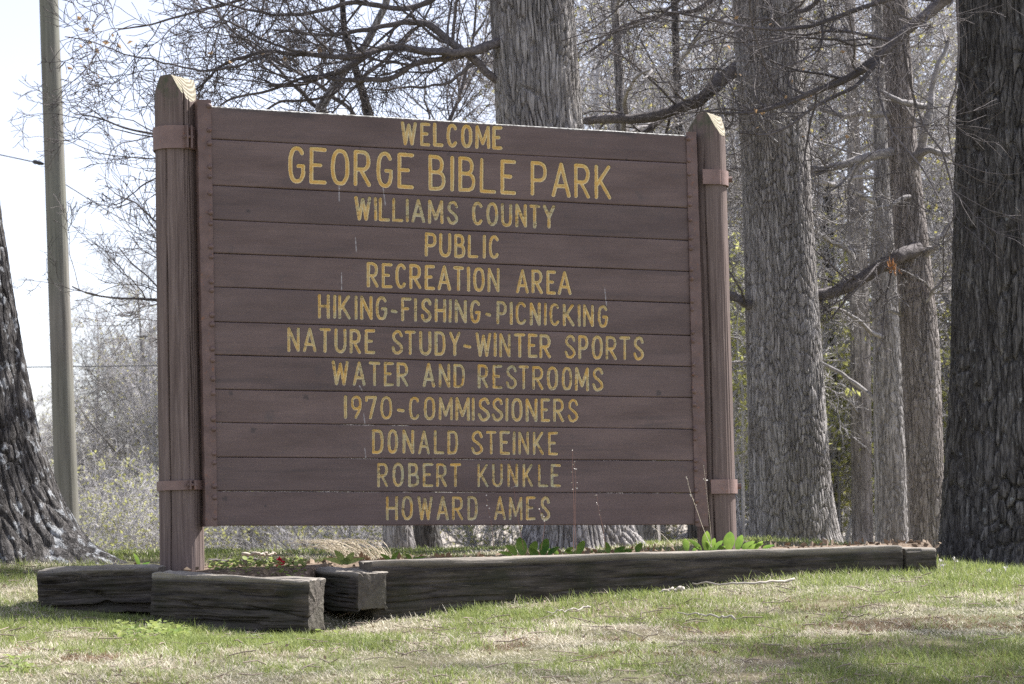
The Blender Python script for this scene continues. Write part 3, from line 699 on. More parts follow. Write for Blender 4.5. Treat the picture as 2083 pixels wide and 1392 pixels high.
# bed soil behind the timbers
bx_ = np.linspace(0, 1, 160); by_ = np.linspace(0, 1, 50)
f0 = np.array([at(120, 1160, 10.42), at(330, 1160, 10.40), at(430, 1165, 10.15), at(620, 1165, 10.25), at(660, 1150, 10.62), at(745, 1150, 10.62), at(775, 1146, 10.38), at(1835, 1116, 11.47), at(1900, 1116, 11.6)])
f0r = resample(f0[:, :2], 160)
BX = f0r[None, :, 0] + by_[:, None] * (.3 - .35 * (f0r[None, :, 0] - 0) * .0); BYy = f0r[None, :, 1] + by_[:, None] * 2.0
hb = CZ - .085 + .03 * np.sin(np.pi * np.clip(by_, 0, 1))[:, None] + .012 * fbm(np.stack([BX * 5, BYy * 5, 0 * BX], -1), 4, 41)
hb = hb - .05 * sstep(.5, 1, by_)[:, None] - .04 * (1 - sstep(0, .06, by_))[:, None]
def bedz(x, y):
    i = np.argmin((BX - x) ** 2 + (BYy - y) ** 2); return max(hb.ravel()[i], float(gz(x, y)))
BV = np.stack([BX, BYy, hb], -1)
skirt = BV[0].copy(); skirt[:, 2] -= .35; skirt[:, 1] += .02
BV = np.concatenate([skirt[None], BV])
tag(mesh("bed_soil", BV, gridfaces(len(BV), 160), SOIL), kind='structure')

# ------------------------------------------------------------------ trees
def vor2(u, v, nu, seed):
    """periodic-in-u voronoi: returns F1, F2, id"""
    iu, iv = np.floor(u).astype(int), np.floor(v).astype(int); F1 = np.full(u.shape, 9.); F2 = np.full(u.shape, 9.); ID = np.zeros(u.shape)
    for a in (-1, 0, 1):
        for b in (-1, 0, 1):
            cu, cv = iu + a, iv + b; h = np.mod(cu, nu)
            px_ = cu + .15 + .7 * hash3(h, cv, 0 * h, seed); py_ = cv + .1 + .8 * hash3(h, cv, 0 * h + 1, seed)
            d = np.sqrt((u - px_) ** 2 + (v - py_) ** 2)
            new = d < F1; F2 = np.where(new, F1, np.minimum(F2, d)); ID = np.where(new, hash3(h, cv, 0 * h + 2, seed), ID); F1 = np.where(new, d, F1)
    return F1, F2, ID
def trunk_mesh(path, mat, parent, seed, cw=.045, chh=.20, amp=.014, nA=300, dz=.012, lobes=None, name="trunk"):
    """path rows x,y,z,r from base to top; lobes: list of (angle, strength) root flares decaying with height"""
    path = np.array(path, float)
    Ln = np.sum(np.linalg.norm(np.diff(path[:, :3], axis=0), axis=1)); nZ = int(min(900, max(40, Ln / dz)))
    Pp = resample(path, nZ); s = np.concatenate([[0], np.cumsum(np.linalg.norm(np.diff(Pp[:, :3], axis=0), axis=1))])
    th = np.arange(nA) / nA * 2 * np.pi; TH, S = np.meshgrid(th, s)
    Rr = np.repeat(Pp[:, 3:4], nA, 1); rm = np.median(Pp[:, 3])
    Rr = Rr * (1 + .05 * fbm(np.stack([np.cos(TH) * 1.1, np.sin(TH) * 1.1, S * .7 + seed], -1), 3, seed))
    for (a, st, h, wdt) in (lobes or []):
        da = np.abs((TH - a + np.pi) % (2 * np.pi) - np.pi)
        Rr = Rr + st * np.exp(-(da / wdt) ** 2) * np.exp(-S / h)
    nu = max(6, int(2 * np.pi * rm / cw))
    wv = 1.3 * vnoise(np.stack([np.cos(TH) * 3, np.sin(TH) * 3, S * 3.5], -1), seed + 2)
    wu = .5 * vnoise(np.stack([np.cos(TH) * 2, np.sin(TH) * 2, S * 2.2], -1), seed + 3)
    wu = wu + .45 * vnoise(np.stack([np.cos(TH) * rm / .03, np.sin(TH) * rm / .03, S / .10], -1), seed + 6)
    F1, F2, ID = vor2(np.mod(TH / (2 * np.pi) * nu + wu, nu), S / chh + wv, nu, seed)
    e = F2 - F1
    bark = amp * (sstep(.0, .26, e) ** .8 - 1) * (.55 + .45 * np.clip(1 + vnoise(np.stack([np.cos(TH) * rm / .08, np.sin(TH) * rm / .08, S / .35], -1), seed + 8), 0, 2)) + amp * .35 * fbm(np.stack([np.cos(TH) * rm / .02, np.sin(TH) * rm / .02, S / .07], -1), 3, seed + 4)
    Rr = Rr + bark
    V = np.stack([Pp[:, 0:1] + Rr * np.cos(TH), Pp[:, 1:2] + Rr * np.sin(TH), np.repeat(Pp[:, 2:3], nA, 1)], -1)
    gc = (V - Pp[0, :3] + seed).reshape(-1, 3)
    return mesh(name, V, gridfaces(nZ, nA, True), mat, parent, attrs={'gc': gc, 'cell': ID.ravel()})
def grow(P, Rr, num, ratio, ang, K, rr, upb, wander, tmin=.2, minlen=0.0, g=rng, cap=9.):
    Mn, Kp, _ = P.shape
    Ln = np.linalg.norm(np.diff(P, axis=1), axis=2).sum(1)
    pi = g.choice(Mn, num, p=Ln / Ln.sum()); t = g.uniform(tmin, .98, num) * (Kp - 1)
    i = np.minimum(t.astype(int), Kp - 2); fr = (t - i)[:, None]
    p = P[pi, i] * (1 - fr) + P[pi, i + 1] * fr; d0 = nrm(P[pi, i + 1] - P[pi, i]); r_ = Rr[pi, i] * (1 - fr[:, 0]) + Rr[pi, i + 1] * fr[:, 0]
    perp = nrm(np.cross(d0, g.normal(size=(num, 3)))); a = np.radians(g.uniform(*ang, num))[:, None]
    d = nrm(np.cos(a) * d0 + np.sin(a) * perp + np.array([0, 0, upb]))
    L_ = np.maximum(Ln[pi] * g.uniform(*ratio, num) * (1.1 - .6 * t / (Kp - 1)), minlen)
    out = np.empty((num, K, 3)); out[:, 0] = p
    for k in range(1, K):
        d = nrm(d + wander * g.normal(size=(num, 3)) + np.array([0, 0, upb * .35])); out[:, k] = out[:, k - 1] + d * (L_ / (K - 1))[:, None]
    R0 = np.minimum(np.minimum(r_ * rr, r_ * .9), cap * g.uniform(.5, 1.1, num))
    return out, R0[:, None] * np.linspace(1, .35, K)[None]
def crown_mesh(name, mains, mat, parent, levels, seed, nmain=8, rmin=.0022, leaf=None, wiggle=.0):
    """mains: list of (pts(K,3), r0, r1). levels: list of dict for grow, applied one after another"""
    g = np.random.default_rng(seed)
    P = np.stack([resample(np.asarray(m[0]), 24) for m in mains]); Rr = np.stack([np.linspace(m[1], m[2], 24) for m in mains])
    if wiggle:
        wv = g.normal(size=P.shape) * wiggle; wv[:, 0] = 0
        for _ in range(1): wv[:, 1:-1] = (wv[:, :-2] + wv[:, 1:-1] + wv[:, 2:]) / 2
        P = P + wv
    Rn = Rr * (1 + .13 * vnoise(P * 9 + seed, seed)); P = np.stack([resample(q, 72) for q in P]); Rn = np.stack([np.interp(np.linspace(0, 1, 72), np.linspace(0, 1, 24), q) for q in Rn])
    Rr = Rn; Rn = Rn * (1 + .12 * vnoise(P * 28 + seed, seed + 1)); P = P + (Rr * .22)[..., None] * np.stack([vnoise(P * 7 + 5 * k_, seed + k_) for k_ in range(3)], -1)
    parts = [tubes(P, np.maximum(Rn, rmin), nmain)]; cur = (P, Rr); last = cur
    for lv in levels:
        lv = dict(lv); src = lv.pop('src', None); sides = lv.pop('sides', 3)
        nP, nR = grow(cur[0], cur[1], g=g, **lv)
        nR = np.maximum(nR, rmin); parts.append(tubes(nP, nR, sides)); cur = (nP, nR)
    V, Q = join(parts)
    o = mesh(name, V, Q, mat, parent, smooth=True)
    return o, cur
def leaves(name, pts, size, mat, parent, seed, kind=None):
    g = np.random.default_rng(seed); n = len(pts)
    a = nrm(g.normal(size=(n, 3))); b = nrm(np.cross(a, g.normal(size=(n, 3)))); c = np.cross(a, b); s = size * g.uniform(.6, 1.4, (n, 1))
    V = np.stack([pts - a * s * .1, pts + a * s * .5 + b * s * .38 + c * s * .12, pts + a * s * 1.1, pts + a * s * .5 - b * s * .38 + c * s * .12], 1)
    return mesh(name, V, np.arange(n * 4).reshape(-1, 4), mat, parent, smooth=False)
def px_path(pts, Y):
    return [at(p[0], p[1], (Y if len(p) < 3 else p[2])) for p in pts]

def tree(name, label, cat, pts, mat, seed, group=None, **kw):
    """pts rows: px, py, Y, half-width px"""
    rows = []
    for px, py, Y, hwp in pts: rows.append((*at(px, py, Y), hwp * Y / F))
    rows = np.array(rows)
    e = empty(name, rows[0, :3], label, cat, group)
    trunk_mesh(rows, mat, e, seed, **kw); return e, rows
FINE = [dict(num=60, ratio=(.35, .75), ang=(30, 70), K=10, rr=.55, upb=.12, wander=.2, sides=5, cap=.011),
        dict(num=420, ratio=(.3, .6), ang=(30, 70), K=7, rr=.6, upb=.08, wander=.18, sides=4),
        dict(num=2600, ratio=(.3, .7), ang=(25, 70), K=5, rr=.65, upb=.05, wander=.2)]
def lv(n1, n2, n3, **k):
    out = [dict(FINE[0]), dict(FINE[1]), dict(FINE[2])]
    for d, n in zip(out, (n1, n2, n3)): d['num'] = n; d.update(k)
    return out

# --- left foreground tree
LT, lrows = tree("lichen_tree", "broad dark tree trunk crusted with pale lichen at the left edge", "tree",
    [(-40, 1185, 12.3, 195), (-48, 1120, 12.3, 185), (-62, 1030, 12.3, 172), (-75, 900, 12.3, 152), (-95, 700, 12.3, 138), (-118, 450, 12.3, 122), (-140, 200, 12.3, 112), (-165, -100, 12.3, 100), (-190, -700, 12.3, 80), (-210, -1300, 12.3, 50)],
    BARK_LICH, 21, cw=.034, chh=.26, amp=.018, nA=520, dz=.012, lobes=[(-.25, .58, .17, .34), (-1.0, .16, .25, .3), (-1.75, .2, .2, .35), (.5, .3, .3, .4), (2.4, .3, .3, .5)])
# --- right foreground tree
RT, rrows = tree("big_tree", "massive dark furrowed tree trunk at the right edge", "tree",
    [(2105, 1215, 15.2, 208), (2108, 1120, 15.2, 192), (2108, 1040, 15.2, 186), (2108, 900, 15.2, 178), (2108, 700, 15.2, 170), (2106, 450, 15.2, 162), (2100, 200, 15.2, 150), (2090, -50, 15.2, 140), (2075, -400, 15.2, 125), (2060, -900, 15.2, 90), (2040, -1500, 15.2, 45)],
    BARK_DARK, 22, cw=.042, chh=.30, amp=.026, nA=560, dz=.012, lobes=[(-1.1, .12, .35, .25), (-1.9, .12, .4, .22), (-2.9, .15, .25, .3), (-2.35, .06, .5, .2), (-.2, .3, .3, .5), (1.5, .3, .3, .5)])
# --- tree behind the sign
CT, crows = tree("maple_tree", "stout grey maple rising directly behind the middle of the sign", "tree",
    [(1176, 1150, 14.5, 118), (1173, 1100, 14.5, 108), (1168, 1000, 14.5, 94), (1155, 850, 14.5, 92), (1125, 500, 14.5, 90), (1098, 250, 14.5, 88), (1082, 0, 14.5, 86), (1065, -300, 14.5, 80), (1050, -800, 14.5, 60), (1040, -1300, 14.5, 35)],
    BARK_GREY, 23, cw=.032, chh=.34, amp=.020, nA=460, lobes=[(-.3, .22, .16, .4), (-2.6, .12, .2, .4), (-1.5, .1, .2, .3), (1.5, .2, .2, .5)])
# --- tree right of the right post
R1, r1rows = tree("maple_tree", "tall straight grey maple just right of the sign's right post", "tree",
    [(1622, 1150, 16.6, 96), (1614, 1090, 16.6, 86), (1608, 1000, 16.6, 82), (1600, 800, 16.6, 79), (1586, 500, 16.6, 72), (1577, 300, 16.6, 70), (1565, 120, 16.6, 69), (1560, 0, 16.6, 69), (1548, -400, 16.6, 60), (1530, -1000, 16.6, 35)],
    BARK_GREY, 24, cw=.023, chh=.11, amp=.015, nA=440, lobes=[(-.2, .06, .3, .4), (-2.8, .05, .3, .4)])
OB = np.array([10.2, 12.2, float(gz(10.2, 12.2))])
OT = empty("maple_tree", OB, "tall bare maple standing well past the right edge, dappling the lawn", "tree")
otrows = np.array([(*(OB + [.03 * z * math.sin(z), .02 * z, z]), .34 * (1 - z / 19)) for z in np.linspace(-.1, 17, 12)])
trunk_mesh(otrows, BARK_GREY, OT, 33, cw=.05, chh=.2, amp=.012, nA=120, dz=.04)
TC, tcrows = tree("limbed_tree", "grey tree with many low limbs left of the massive right trunk", "tree",
    [(1888, 1150, 17.5, 38), (1886, 1090, 17.5, 36.5), (1880, 900, 17.5, 38), (1872, 700, 17.5, 39), (1853, 480, 17.5, 35), (1836, 300, 17.5, 30), (1825, 100, 17.5, 27), (1815, -150, 17.5, 24), (1800, -600, 17.5, 14)],
    BARK_PALE, 25, cw=.026, chh=.10, amp=.009, nA=300)
TB, tbrows = tree("forest_tree", "slim blue grey trunk close beside the limbed tree", "tree",
    [(1816, 1150, 19.5, 36), (1815, 1090, 19.5, 35), (1810, 900, 19.5, 33), (1806, 700, 19.5, 31), (1797, 520, 19.5, 28), (1794, 400, 19.5, 16), (1790, 250, 19.5, 14), (1784, 0, 19.5, 12), (1775, -400, 19.5, 8)],
    BARK_GREY, 26, cw=.026, chh=.12, amp=.008, nA=260)
TA, tarows = tree("forest_tree", "thin smooth pale trunk between the maple and the blue grey trunk", "tree",
    [(1755, 1150, 24, 22), (1754, 1090, 24, 21.5), (1752, 900, 24, 21), (1750, 700, 24, 21), (1744, 480, 24, 20), (1735, 250, 24, 12), (1728, 0, 24, 10), (1720, -400, 24, 6)],
    BARK_PALE, 27, cw=.05, chh=.2, amp=.006, nA=140)
TD, tdrows = tree("forest_tree", "dark shaded trunk half hidden by the maple right of the sign", "tree",
    [(1696, 1150, 27, 18), (1694, 1000, 27, 17), (1690, 700, 27, 15), (1680, 400, 27, 13), (1672, 100, 27, 10), (1665, -300, 27, 7)],
    BARK_DARK, 28, cw=.06, chh=.2, amp=.01, nA=120)
T8, t8rows = tree("forked_tree", "grey trunk seen under the sign's left half, nearer the gap", "tree",
    [(815, 1160, 18, 34), (812, 1110, 18, 29), (806, 1040, 18, 27), (780, 800, 18, 24), (735, 500, 18, 20), (668, 260, 18, 14), (652, 220, 18, 12), (690, 160, 18, 10), (745, 90, 18, 9), (785, 10, 18, 8), (800, -120, 18, 6), (820, -400, 18, 4)],
    BARK_GREY, 29, cw=.05, chh=.2, amp=.009, nA=120, lobes=[(-.2, .08, .15, .4), (-2.8, .1, .15, .4)])
T9, t9rows = tree("forked_tree", "dark trunk seen under the sign beside the grey trunk", "tree",
    [(874, 1160, 18.6, 32), (870, 1110, 18.6, 27), (862, 1040, 18.6, 24), (850, 800, 18.6, 22), (820, 500, 18.6, 17), (770, 300, 18.6, 12), (735, 180, 18.6, 9), (700, 60, 18.6, 7), (690, -100, 18.6, 5)],
    BARK_DARK, 30, cw=.05, chh=.2, amp=.01, nA=120, lobes=[(-.2, .08, .15, .4), (-2.8, .05, .15, .4)])
TE, terows = tree("forest_tree", "grey trunk base seen under the sign right of the stout maple", "tree",
    [(1318, 1150, 17, 32), (1316, 1090, 17, 28), (1300, 800, 17, 26), (1275, 400, 17, 22), (1262, 200, 17, 10), (1250, 0, 17, 8), (1240, -300, 17, 6)],
    BARK_GREY, 31, cw=.05, chh=.2, amp=.009, nA=120)
TF, tfrows = tree("forest_tree", "dark trunk showing under the sign's right corner beside the post", "tree",
    [(1413, 1150, 22, 13), (1411, 1090, 22, 12.5), (1400, 800, 22, 11), (1385, 400, 22, 9), (1375, 100, 22, 8), (1368, -200, 22, 6)],
    BARK_DARK, 32, cw=.05, chh=.2, amp=.008, nA=100)

# limbs, each from its trunk; widths in photo pixels
def limbs(specs):
    out = []
    for Y, pts, w0, w1 in specs:
        p0_ = tuple(pts[0]) if len(pts[0]) == 3 else (*pts[0], Y + .16)
        P = px_path([p0_] + list(pts[1:]), Y); out.append((np.array(P), w0 / 2 * Y / F, w1 / 2 * Y / F))
    return out
g3 = lambda rows, f, d, L, r0, r1, k=24: None
def upper(rows, n, seed, zmin, L=(1.5, 3.5), r=.035, side=None, droop=.25):
    """limbs leaving the trunk above the frame, for the crown overhead"""
    g = np.random.default_rng(seed); out = []; z = rows[:, 2]
    for i in range(n):
        zz = g.uniform(zmin, z.max()); p = np.array([np.interp(zz, z, rows[:, k]) for k in range(4)])
        a = g.uniform(0, 2 * np.pi) if side is None else g.normal(side, .8)
        d = np.array([math.cos(a), math.sin(a), g.uniform(.1, .9)]); Ln = g.uniform(*L); d /= np.linalg.norm(d)
        t = np.linspace(0, 1, 8)[:, None]; q = p[:3] + d * Ln * t + np.array([0, 0, -droop]) * Ln * t ** 2 + g.normal(size=(8, 3)) * .06 * t
        out.append((q, min(r * g.uniform(.7, 1.2), p[3] * .6), .006))
    return out
# stout maple limbs (left, over the sign)
cl = limbs([
 (14.4, [(1030, 175), (1002, 161), (946, 106), (901, 80), (886, 65), (888, 45), (876, 40), (800, 50), (750, 58), (700, 65), (640, 72), (560, 60)], 20, 5),
 (14.3, [(1030, 78), (997, 90), (941, 110), (866, 100), (800, 88), (750, 108), (700, 143), (650, 165), (600, 180), (540, 175)], 22, 6),
 (14.3, [(941, 112), (866, 123), (800, 151), (740, 161), (700, 168), (620, 158), (553, 180), (480, 200), (440, 215)], 13, 4),
 (14.4, [(975, 125), (966, 131), (916, 161), (911, 173), (826, 171), (760, 185)], 9, 3),
 (14.2, [(800, 90), (760, 100), (700, 121), (628, 108), (553, 106), (483, 121), (440, 140), (400, 185)], 14, 4),
 (14.1, [(640, 110), (600, 100), (553, 90), (500, 65), (450, 36), (400, 20), (350, 5)], 7, 2),
 (14.0, [(560, 106), (520, 130), (430, 150), (350, 130), (280, 115), (200, 90), (130, 75)], 6, 2),
 (14.5, [(1010, -40), (900, -10), (820, 15), (720, 5), (640, 20), (560, 35), (480, 20), (400, -20)], 16, 4),
 (14.7, [(700, 168), (660, 200), (560, 215), (470, 250), (380, 290), (300, 275), (230, 265)], 7, 2),
 (14.6, [(1020, -120), (850, -60), (700, -30), (560, -20), (440, 10), (330, 40), (240, 60)], 14, 3)])
crown_mesh("crown", cl + upper(crows, 5, 5, CZ + 4.4), LIMB, CT, lv(130, 950, 5600), 41, 8, .0021, wiggle=.012)
# forked tree: limb out to the left past the left post, twigs over the left sky
fl = limbs([
 (18, [(738, 520), (640, 560), (520, 600), (430, 615), (320, 612), (290, 605), (240, 612), (200, 606), (160, 600), (148, 580)], 14, 3),
 (17.8, [(690, 330), (600, 290), (480, 270), (380, 285), (310, 275), (270, 262), (220, 245), (170, 235)], 12, 3),
 (17.8, [(430, 612), (380, 540), (330, 470), (290, 420), (250, 400), (215, 380)], 8, 2),
 (17.9, [(760, 650), (600, 660), (450, 650), (360, 640), (300, 560), (270, 540), (240, 500)], 10, 2),
 (17.9, [(655, 225), (600, 180), (520, 100), (470, 60), (420, 0), (380, -60)], 10, 3),
 (17.9, [(480, 270), (420, 330), (340, 350), (280, 390), (230, 420)], 6, 2)])
crown_mesh("crown", fl, LIMB, T8, lv(70, 480, 2600), 42, 6, .0022, wiggle=.012)
crown_mesh("crown", limbs([(18.6, [(775, 310), (720, 230), (640, 160), (560, 130), (470, 60)], 12, 3), (18.6, [(730, 180), (780, 120), (850, 60), (900, -20)], 10, 3), (18.6, [(820, 480), (880, 330), (930, 210), (960, 100), (970, -20)], 14, 4)]), LIMB, T9, lv(60, 420, 2400), 43, 6, .0024, wiggle=.012)
# maple right of post
crown_mesh("crown", limbs([
 (16.6, [(1560, 110), (1500, 140), (1470, 165), (1440, 195), (1410, 212), (1383, 222), (1350, 236), (1290, 245), (1240, 240), (1190, 246), (1130, 250)], 36, 14),
 (16.8, [(1350, 236), (1320, 262), (1290, 275), (1240, 300)], 14, 8),
 (16.5, [(1590, 610), (1540, 618), (1510, 622), (1480, 598), (1450, 560), (1400, 520)], 24, 8),
 (16.7, [(1560, 0), (1480, -10), (1400, 20), (1330, 30), (1250, 60), (1200, 110)], 14, 4),
 (16.4, [(1570, 40), (1640, 20), (1700, -30), (1760, -80)], 12, 4)]) + upper(r1rows, 4, 6, CZ + 4.4), LIMB, R1, lv(70, 480, 2600), 44, 10, .0022, wiggle=.01)
# limbed tree
tcl = limbs([
 (17.4, [(1836, 300), (1803, 307), (1765, 322), (1705, 332), (1650, 347), (1590, 346), (1478, 345), (1400, 350)], 22, 7),
 (17.4, [(1832, 228), (1800, 229), (1725, 236), (1664, 221), (1634, 201), (1590, 190)], 16, 5),
 (17.2, [(1886, 216), (1845, 216), (1800, 196), (1770, 166), (1740, 150), (1700, 100)], 14, 4),
 (17.3, [(1860, 345), (1886, 270), (1893, 215), (1900, 150), (1930, 80)], 22, 6),
 (17.3, [(1850, 320), (1886, 307), (1936, 309), (1960, 297), (2000, 290)], 16, 6),
 (17.3, [(1880, 520), (1896, 503), (1916, 478), (1941, 447), (1990, 400)], 16, 5),
 (17.3, [(1870, 640), (1900, 585), (1941, 550), (2000, 520)], 9, 3),
 (17.4, [(1870, 660), (1810, 628), (1770, 660), (1720, 650), (1690, 640)], 8, 2),
 (17.2, [(1850, 400), (1800, 420), (1740, 440), (1690, 480), (1640, 490)], 9, 2),
 (17.6, [(1830, 160), (1780, 120), (1720, 60), (1690, -20)], 13, 4), (17.6, [(1825, 100), (1870, 40), (1920, -30)], 12, 4)])
crown_mesh("crown", tcl + upper(tcrows, 3, 7, CZ + 4.8, (1, 2.5)), TWIG, TC, lv(130, 900, 5200, upb=.02), 45, 9, .0024, wiggle=.012)
# the limb torn off at its end hangs before the limbed tree
brk, _ = crown_mesh("broken_limb", limbs([(17.25, [(1862, 508), (1832, 520), (1785, 543), (1755, 568), (1710, 593), (1665, 600), (1620, 606), (1560, 616)], 32, 20)]), LIMB, TC, lv(18, 90, 420, upb=.0), 46, 12, .0024, wiggle=.008)
c_ = at(1816, 546, 17.1); rr_ = rng.normal(size=(14, 3)); 
sp = np.stack([np.stack([c_ + r_ * [.015, .01, .02], c_ + r_ * [.02, .01, .02] + [.005, 0, rng.uniform(.03, .09) * rng.choice([-1, 1])]]) for r_ in rr_])
Vt, Qt = tubes(sp, np.repeat([[.009, .002]], 14, 0), 5); mesh("splintered_wood", Vt, Qt, BROKEN, brk)
# massive right tree: dark diagonal limb crossing in front
crown_mesh("crown", limbs([
 (14.5, [(2090, -330, 15.2), (2030, -160), (1975, -50), (1936, 0), (1866, 40), (1825, 85), (1785, 126), (1745, 156), (1700, 175), (1640, 190), (1549, 234), (1473, 231), (1430, 228)], 42, 4),
 (14.3, [(1936, -10), (1870, -20), (1800, 0), (1735, 25), (1664, 48), (1600, 63), (1509, 55), (1433, 35), (1383, 20), (1300, 30)], 14, 3),
 (14.3, [(1785, 126), (1740, 180), (1700, 200), (1660, 210), (1600, 262), (1540, 275), (1500, 272)], 10, 3),
 (14.5, [(2090, -500, 15.2), (1990, -330), (1850, -220), (1700, -140), (1550, -90), (1400, -60), (1250, -60)], 36, 6)]) + upper(rrows, 1, 8, CZ + 6.0, (1.5, 3.5), .04, 3.6), LIMB, RT, [dict(d, **({'tmin': .42} if i_ == 0 else {})) for i_, d in enumerate(lv(85, 520, 3000))], 47, 10, .0019, wiggle=.006)
for e, rows, s_ in ((TB, tbrows, 51), (TA, tarows, 52), (TD, tdrows, 53), (TE, terows, 54), (TF, tfrows, 55)):
    crown_mesh("crown", upper(rows, 12, s_, CZ + .9, (.8, 2.4), .022, None, .3), TWIG, e, lv(45, 330, 1700, upb=.02), s_, 6, .0026, wiggle=.01)
crown_mesh("crown", upper(lrows, 14, 56, CZ + 3.6, (1.5, 3.5), .04), LIMB, LT, lv(60, 400, 1800), 56, 6, .0022)

crown_mesh("crown", upper(otrows, 36, 57, CZ + 5.0, (2.0, 4.5), .06, None, .2), LIMB, OT, lv(200, 1100, 4200, cap=.03), 57, 6, .004)
# a few dry tan leaves still hanging on the near twigs
def hang(parent, box, Y, n, size, seed, name="dry_leaves"):
    g = np.random.default_rng(seed); P = np.array([at(g.uniform(box[0], box[1]), g.uniform(box[2], box[3]), Y + g.uniform(-.4, .3)) for _ in range(n)])
    leaves(name, P, size, TAN, parent, seed)

# ------------------------------------------------------------------ utility pole and wires
pb, ptp = at(140, 1140, 26), at(95, -120, 26)
UP = empty("utility_pole", pb, "weathered round wooden utility pole on the left, leaning slightly", "utility pole")
nZ, nA = 200, 64; zz = np.linspace(0, 1, nZ); th = np.arange(nA) / nA * 2 * np.pi; TH, Z_ = np.meshgrid(th, zz)
rr = (24 * (1 - Z_) + 19 * Z_) * 26 / F * (1 + .02 * fbm(np.stack([np.cos(TH) * 2, np.sin(TH) * 2, Z_ * 9], -1), 3, 4)) - .006 * np.exp(-((np.mod(TH * 9 + .6 * np.sin(Z_ * 9), 2 * np.pi) - 3) / .25) ** 2)
cc = pb[None, None] + (ptp - pb)[None, None] * Z_[..., None]
Vp = np.stack([cc[..., 0] + rr * np.cos(TH), cc[..., 1] + rr * np.sin(TH), cc[..., 2]], -1)
mesh("shaft", Vp, [gridfaces(nZ, nA, True), (np.arange(nA) + (nZ - 1) * nA)[None]], POLEW, UP, attrs={'gc': np.stack([rr * np.cos(TH), rr * np.sin(TH), Z_ * 8], -1).reshape(-1, 3)})
a_, b_ = at(88, 334, 26), at(68, 329, 25.9)
Vt, Qt = tubes(np.linspace(a_, b_, 6)[None], np.array([[.014, .02, .026, .02, .028, .018]]), 10); mesh("insulator", Vt, Qt, WIRE, UP)
def wire(pts, r, label):
    P = resample(np.array(pts), 40); Vt, Qt = tubes(P[None], np.full((1, 40), r), 6)
    tag(mesh("overhead_wire", Vt, Qt, WIRE, loc=P[0]), label, "wire", "wires at the utility pole")
wire([at(70, 330, 25.9), at(0, 315, 25.9), at(-300, 258, 25.9)], .007, "thin wire running left from the pole's insulator")
wire([at(118, 366, 25.95), at(220, 430, 27), at(330, 492, 28), at(520, 590, 30)], .006, "thin wire sagging right from the utility pole behind the sign")
wire([at(-100, 750, 33), at(60, 747, 33), at(330, 744, 33), at(700, 740, 33)], .008, "low level wire crossing behind the utility pole")

# ------------------------------------------------------------------ woods
def proto(seed, H, spread, low, n=(34, 300, 2200, 6500), r=.10):
    g = np.random.default_rng(seed)
    t = np.linspace(0, 1, 14); tr = np.stack([.03 * H * np.cumsum(g.normal(size=14)) * .25, .03 * H * np.cumsum(g.normal(size=14)) * .25, t * H], 1); tr[0, :2] = 0
    P = resample(tr, 24)[None]; Rr = (np.linspace(r, .012, 24))[None]
    tr_ = tubes(P, Rr, 8)
    a, ar = grow(P, Rr, n[0], (.22 * spread, .5 * spread), (35, 80), 9, .5, .12, .13, low, g=g)
    b, br = grow(a, ar, n[1], (.3, .65), (30, 75), 7, .55, .06, .18, .15, g=g)
    c, crr = grow(b, br, n[2], (.3, .7), (25, 75), 5, .6, .04, .2, .1, g=g)
    d, dr = grow(c, crr, n[3], (.35, .9), (25, 75), 4, .7, .03, .22, .1, minlen=.12, g=g)
    rm = .0035
    return tr_, join([tubes(a, np.maximum(ar, rm), 5), tubes(b, np.maximum(br, rm), 4), tubes(c, np.maximum(crr, rm), 3), tubes(d, np.maximum(dr, rm), 3)]), d[:, -1]
protos = []
for i, (H, spr, low) in enumerate([(8, 1.0, .06), (7.2, 1.15, .05), (8.6, .95, .08)]): protos.append(proto(60 + i, H, spr, low))
def gpos(px, Y):
    p = at(px, 1110, Y); return np.array([p[0], Y, float(gz(p[0], Y))])
def woods_tree(pr, px, Y, rz, scl, label, group):
    p = gpos(px, Y)
    key = id(pr)
    e = empty("woodland_tree", p, label, "tree", group); e.rotation_euler.z = rz; e.scale = (scl, scl, scl)
    if key not in made:
        t = mesh("trunk", pr[0][0], pr[0][1], TWIGFAR); c = mesh("crown", pr[1][0], pr[1][1], TWIGFAR); l = leaves("buds", pr[2][::2], .042, BUDS, None, 3)
        made[key] = (t, c, l)
        ch = (t, c, l)
    else:
        ch = []
        for o in made[key]:
            c = o.copy(); sc.collection.objects.link(c); ch.append(c)
    for c in ch: c.parent = e; c.location = (0, 0, 0)
    return e
made = {}
gw = np.random.default_rng(99)
wl = []
for px in np.linspace(1235, 2050, 5): wl.append((px + gw.uniform(-30, 30), gw.uniform(21, 30), 0))
for px in np.linspace(1180, 2120, 7): wl.append((px + gw.uniform(-40, 40), gw.uniform(31, 44), 1))
for px in (-120, 60, 210, 330, 470, 640): wl.append((px + gw.uniform(-30, 30), gw.uniform(46, 60), 2))
for px in (560, 720, 860, 980): wl.append((px, gw.uniform(40, 52), 3))
for i, (px, Y, k) in enumerate(wl):
    lab, gr = [("bare grey woodland tree in the near twig tangle right of the sign", "near woodland trees on the right"),
               ("bare woodland tree far back in the wood right of the sign", "far woodland trees on the right"),
               ("pale bare young tree in the far thicket behind the utility pole", "far young trees on the left"),
               ("faint bare tree far behind the sign board", "far trees behind the sign")][k]
    s_ = [gw.uniform(.8, 1.1), gw.uniform(1.1, 1.35), gw.uniform(.65, .9), gw.uniform(.9, 1.05)][k]
    woods_tree(protos[i % 3], px, Y, gw.uniform(0, 6.28), s_, lab, gr)
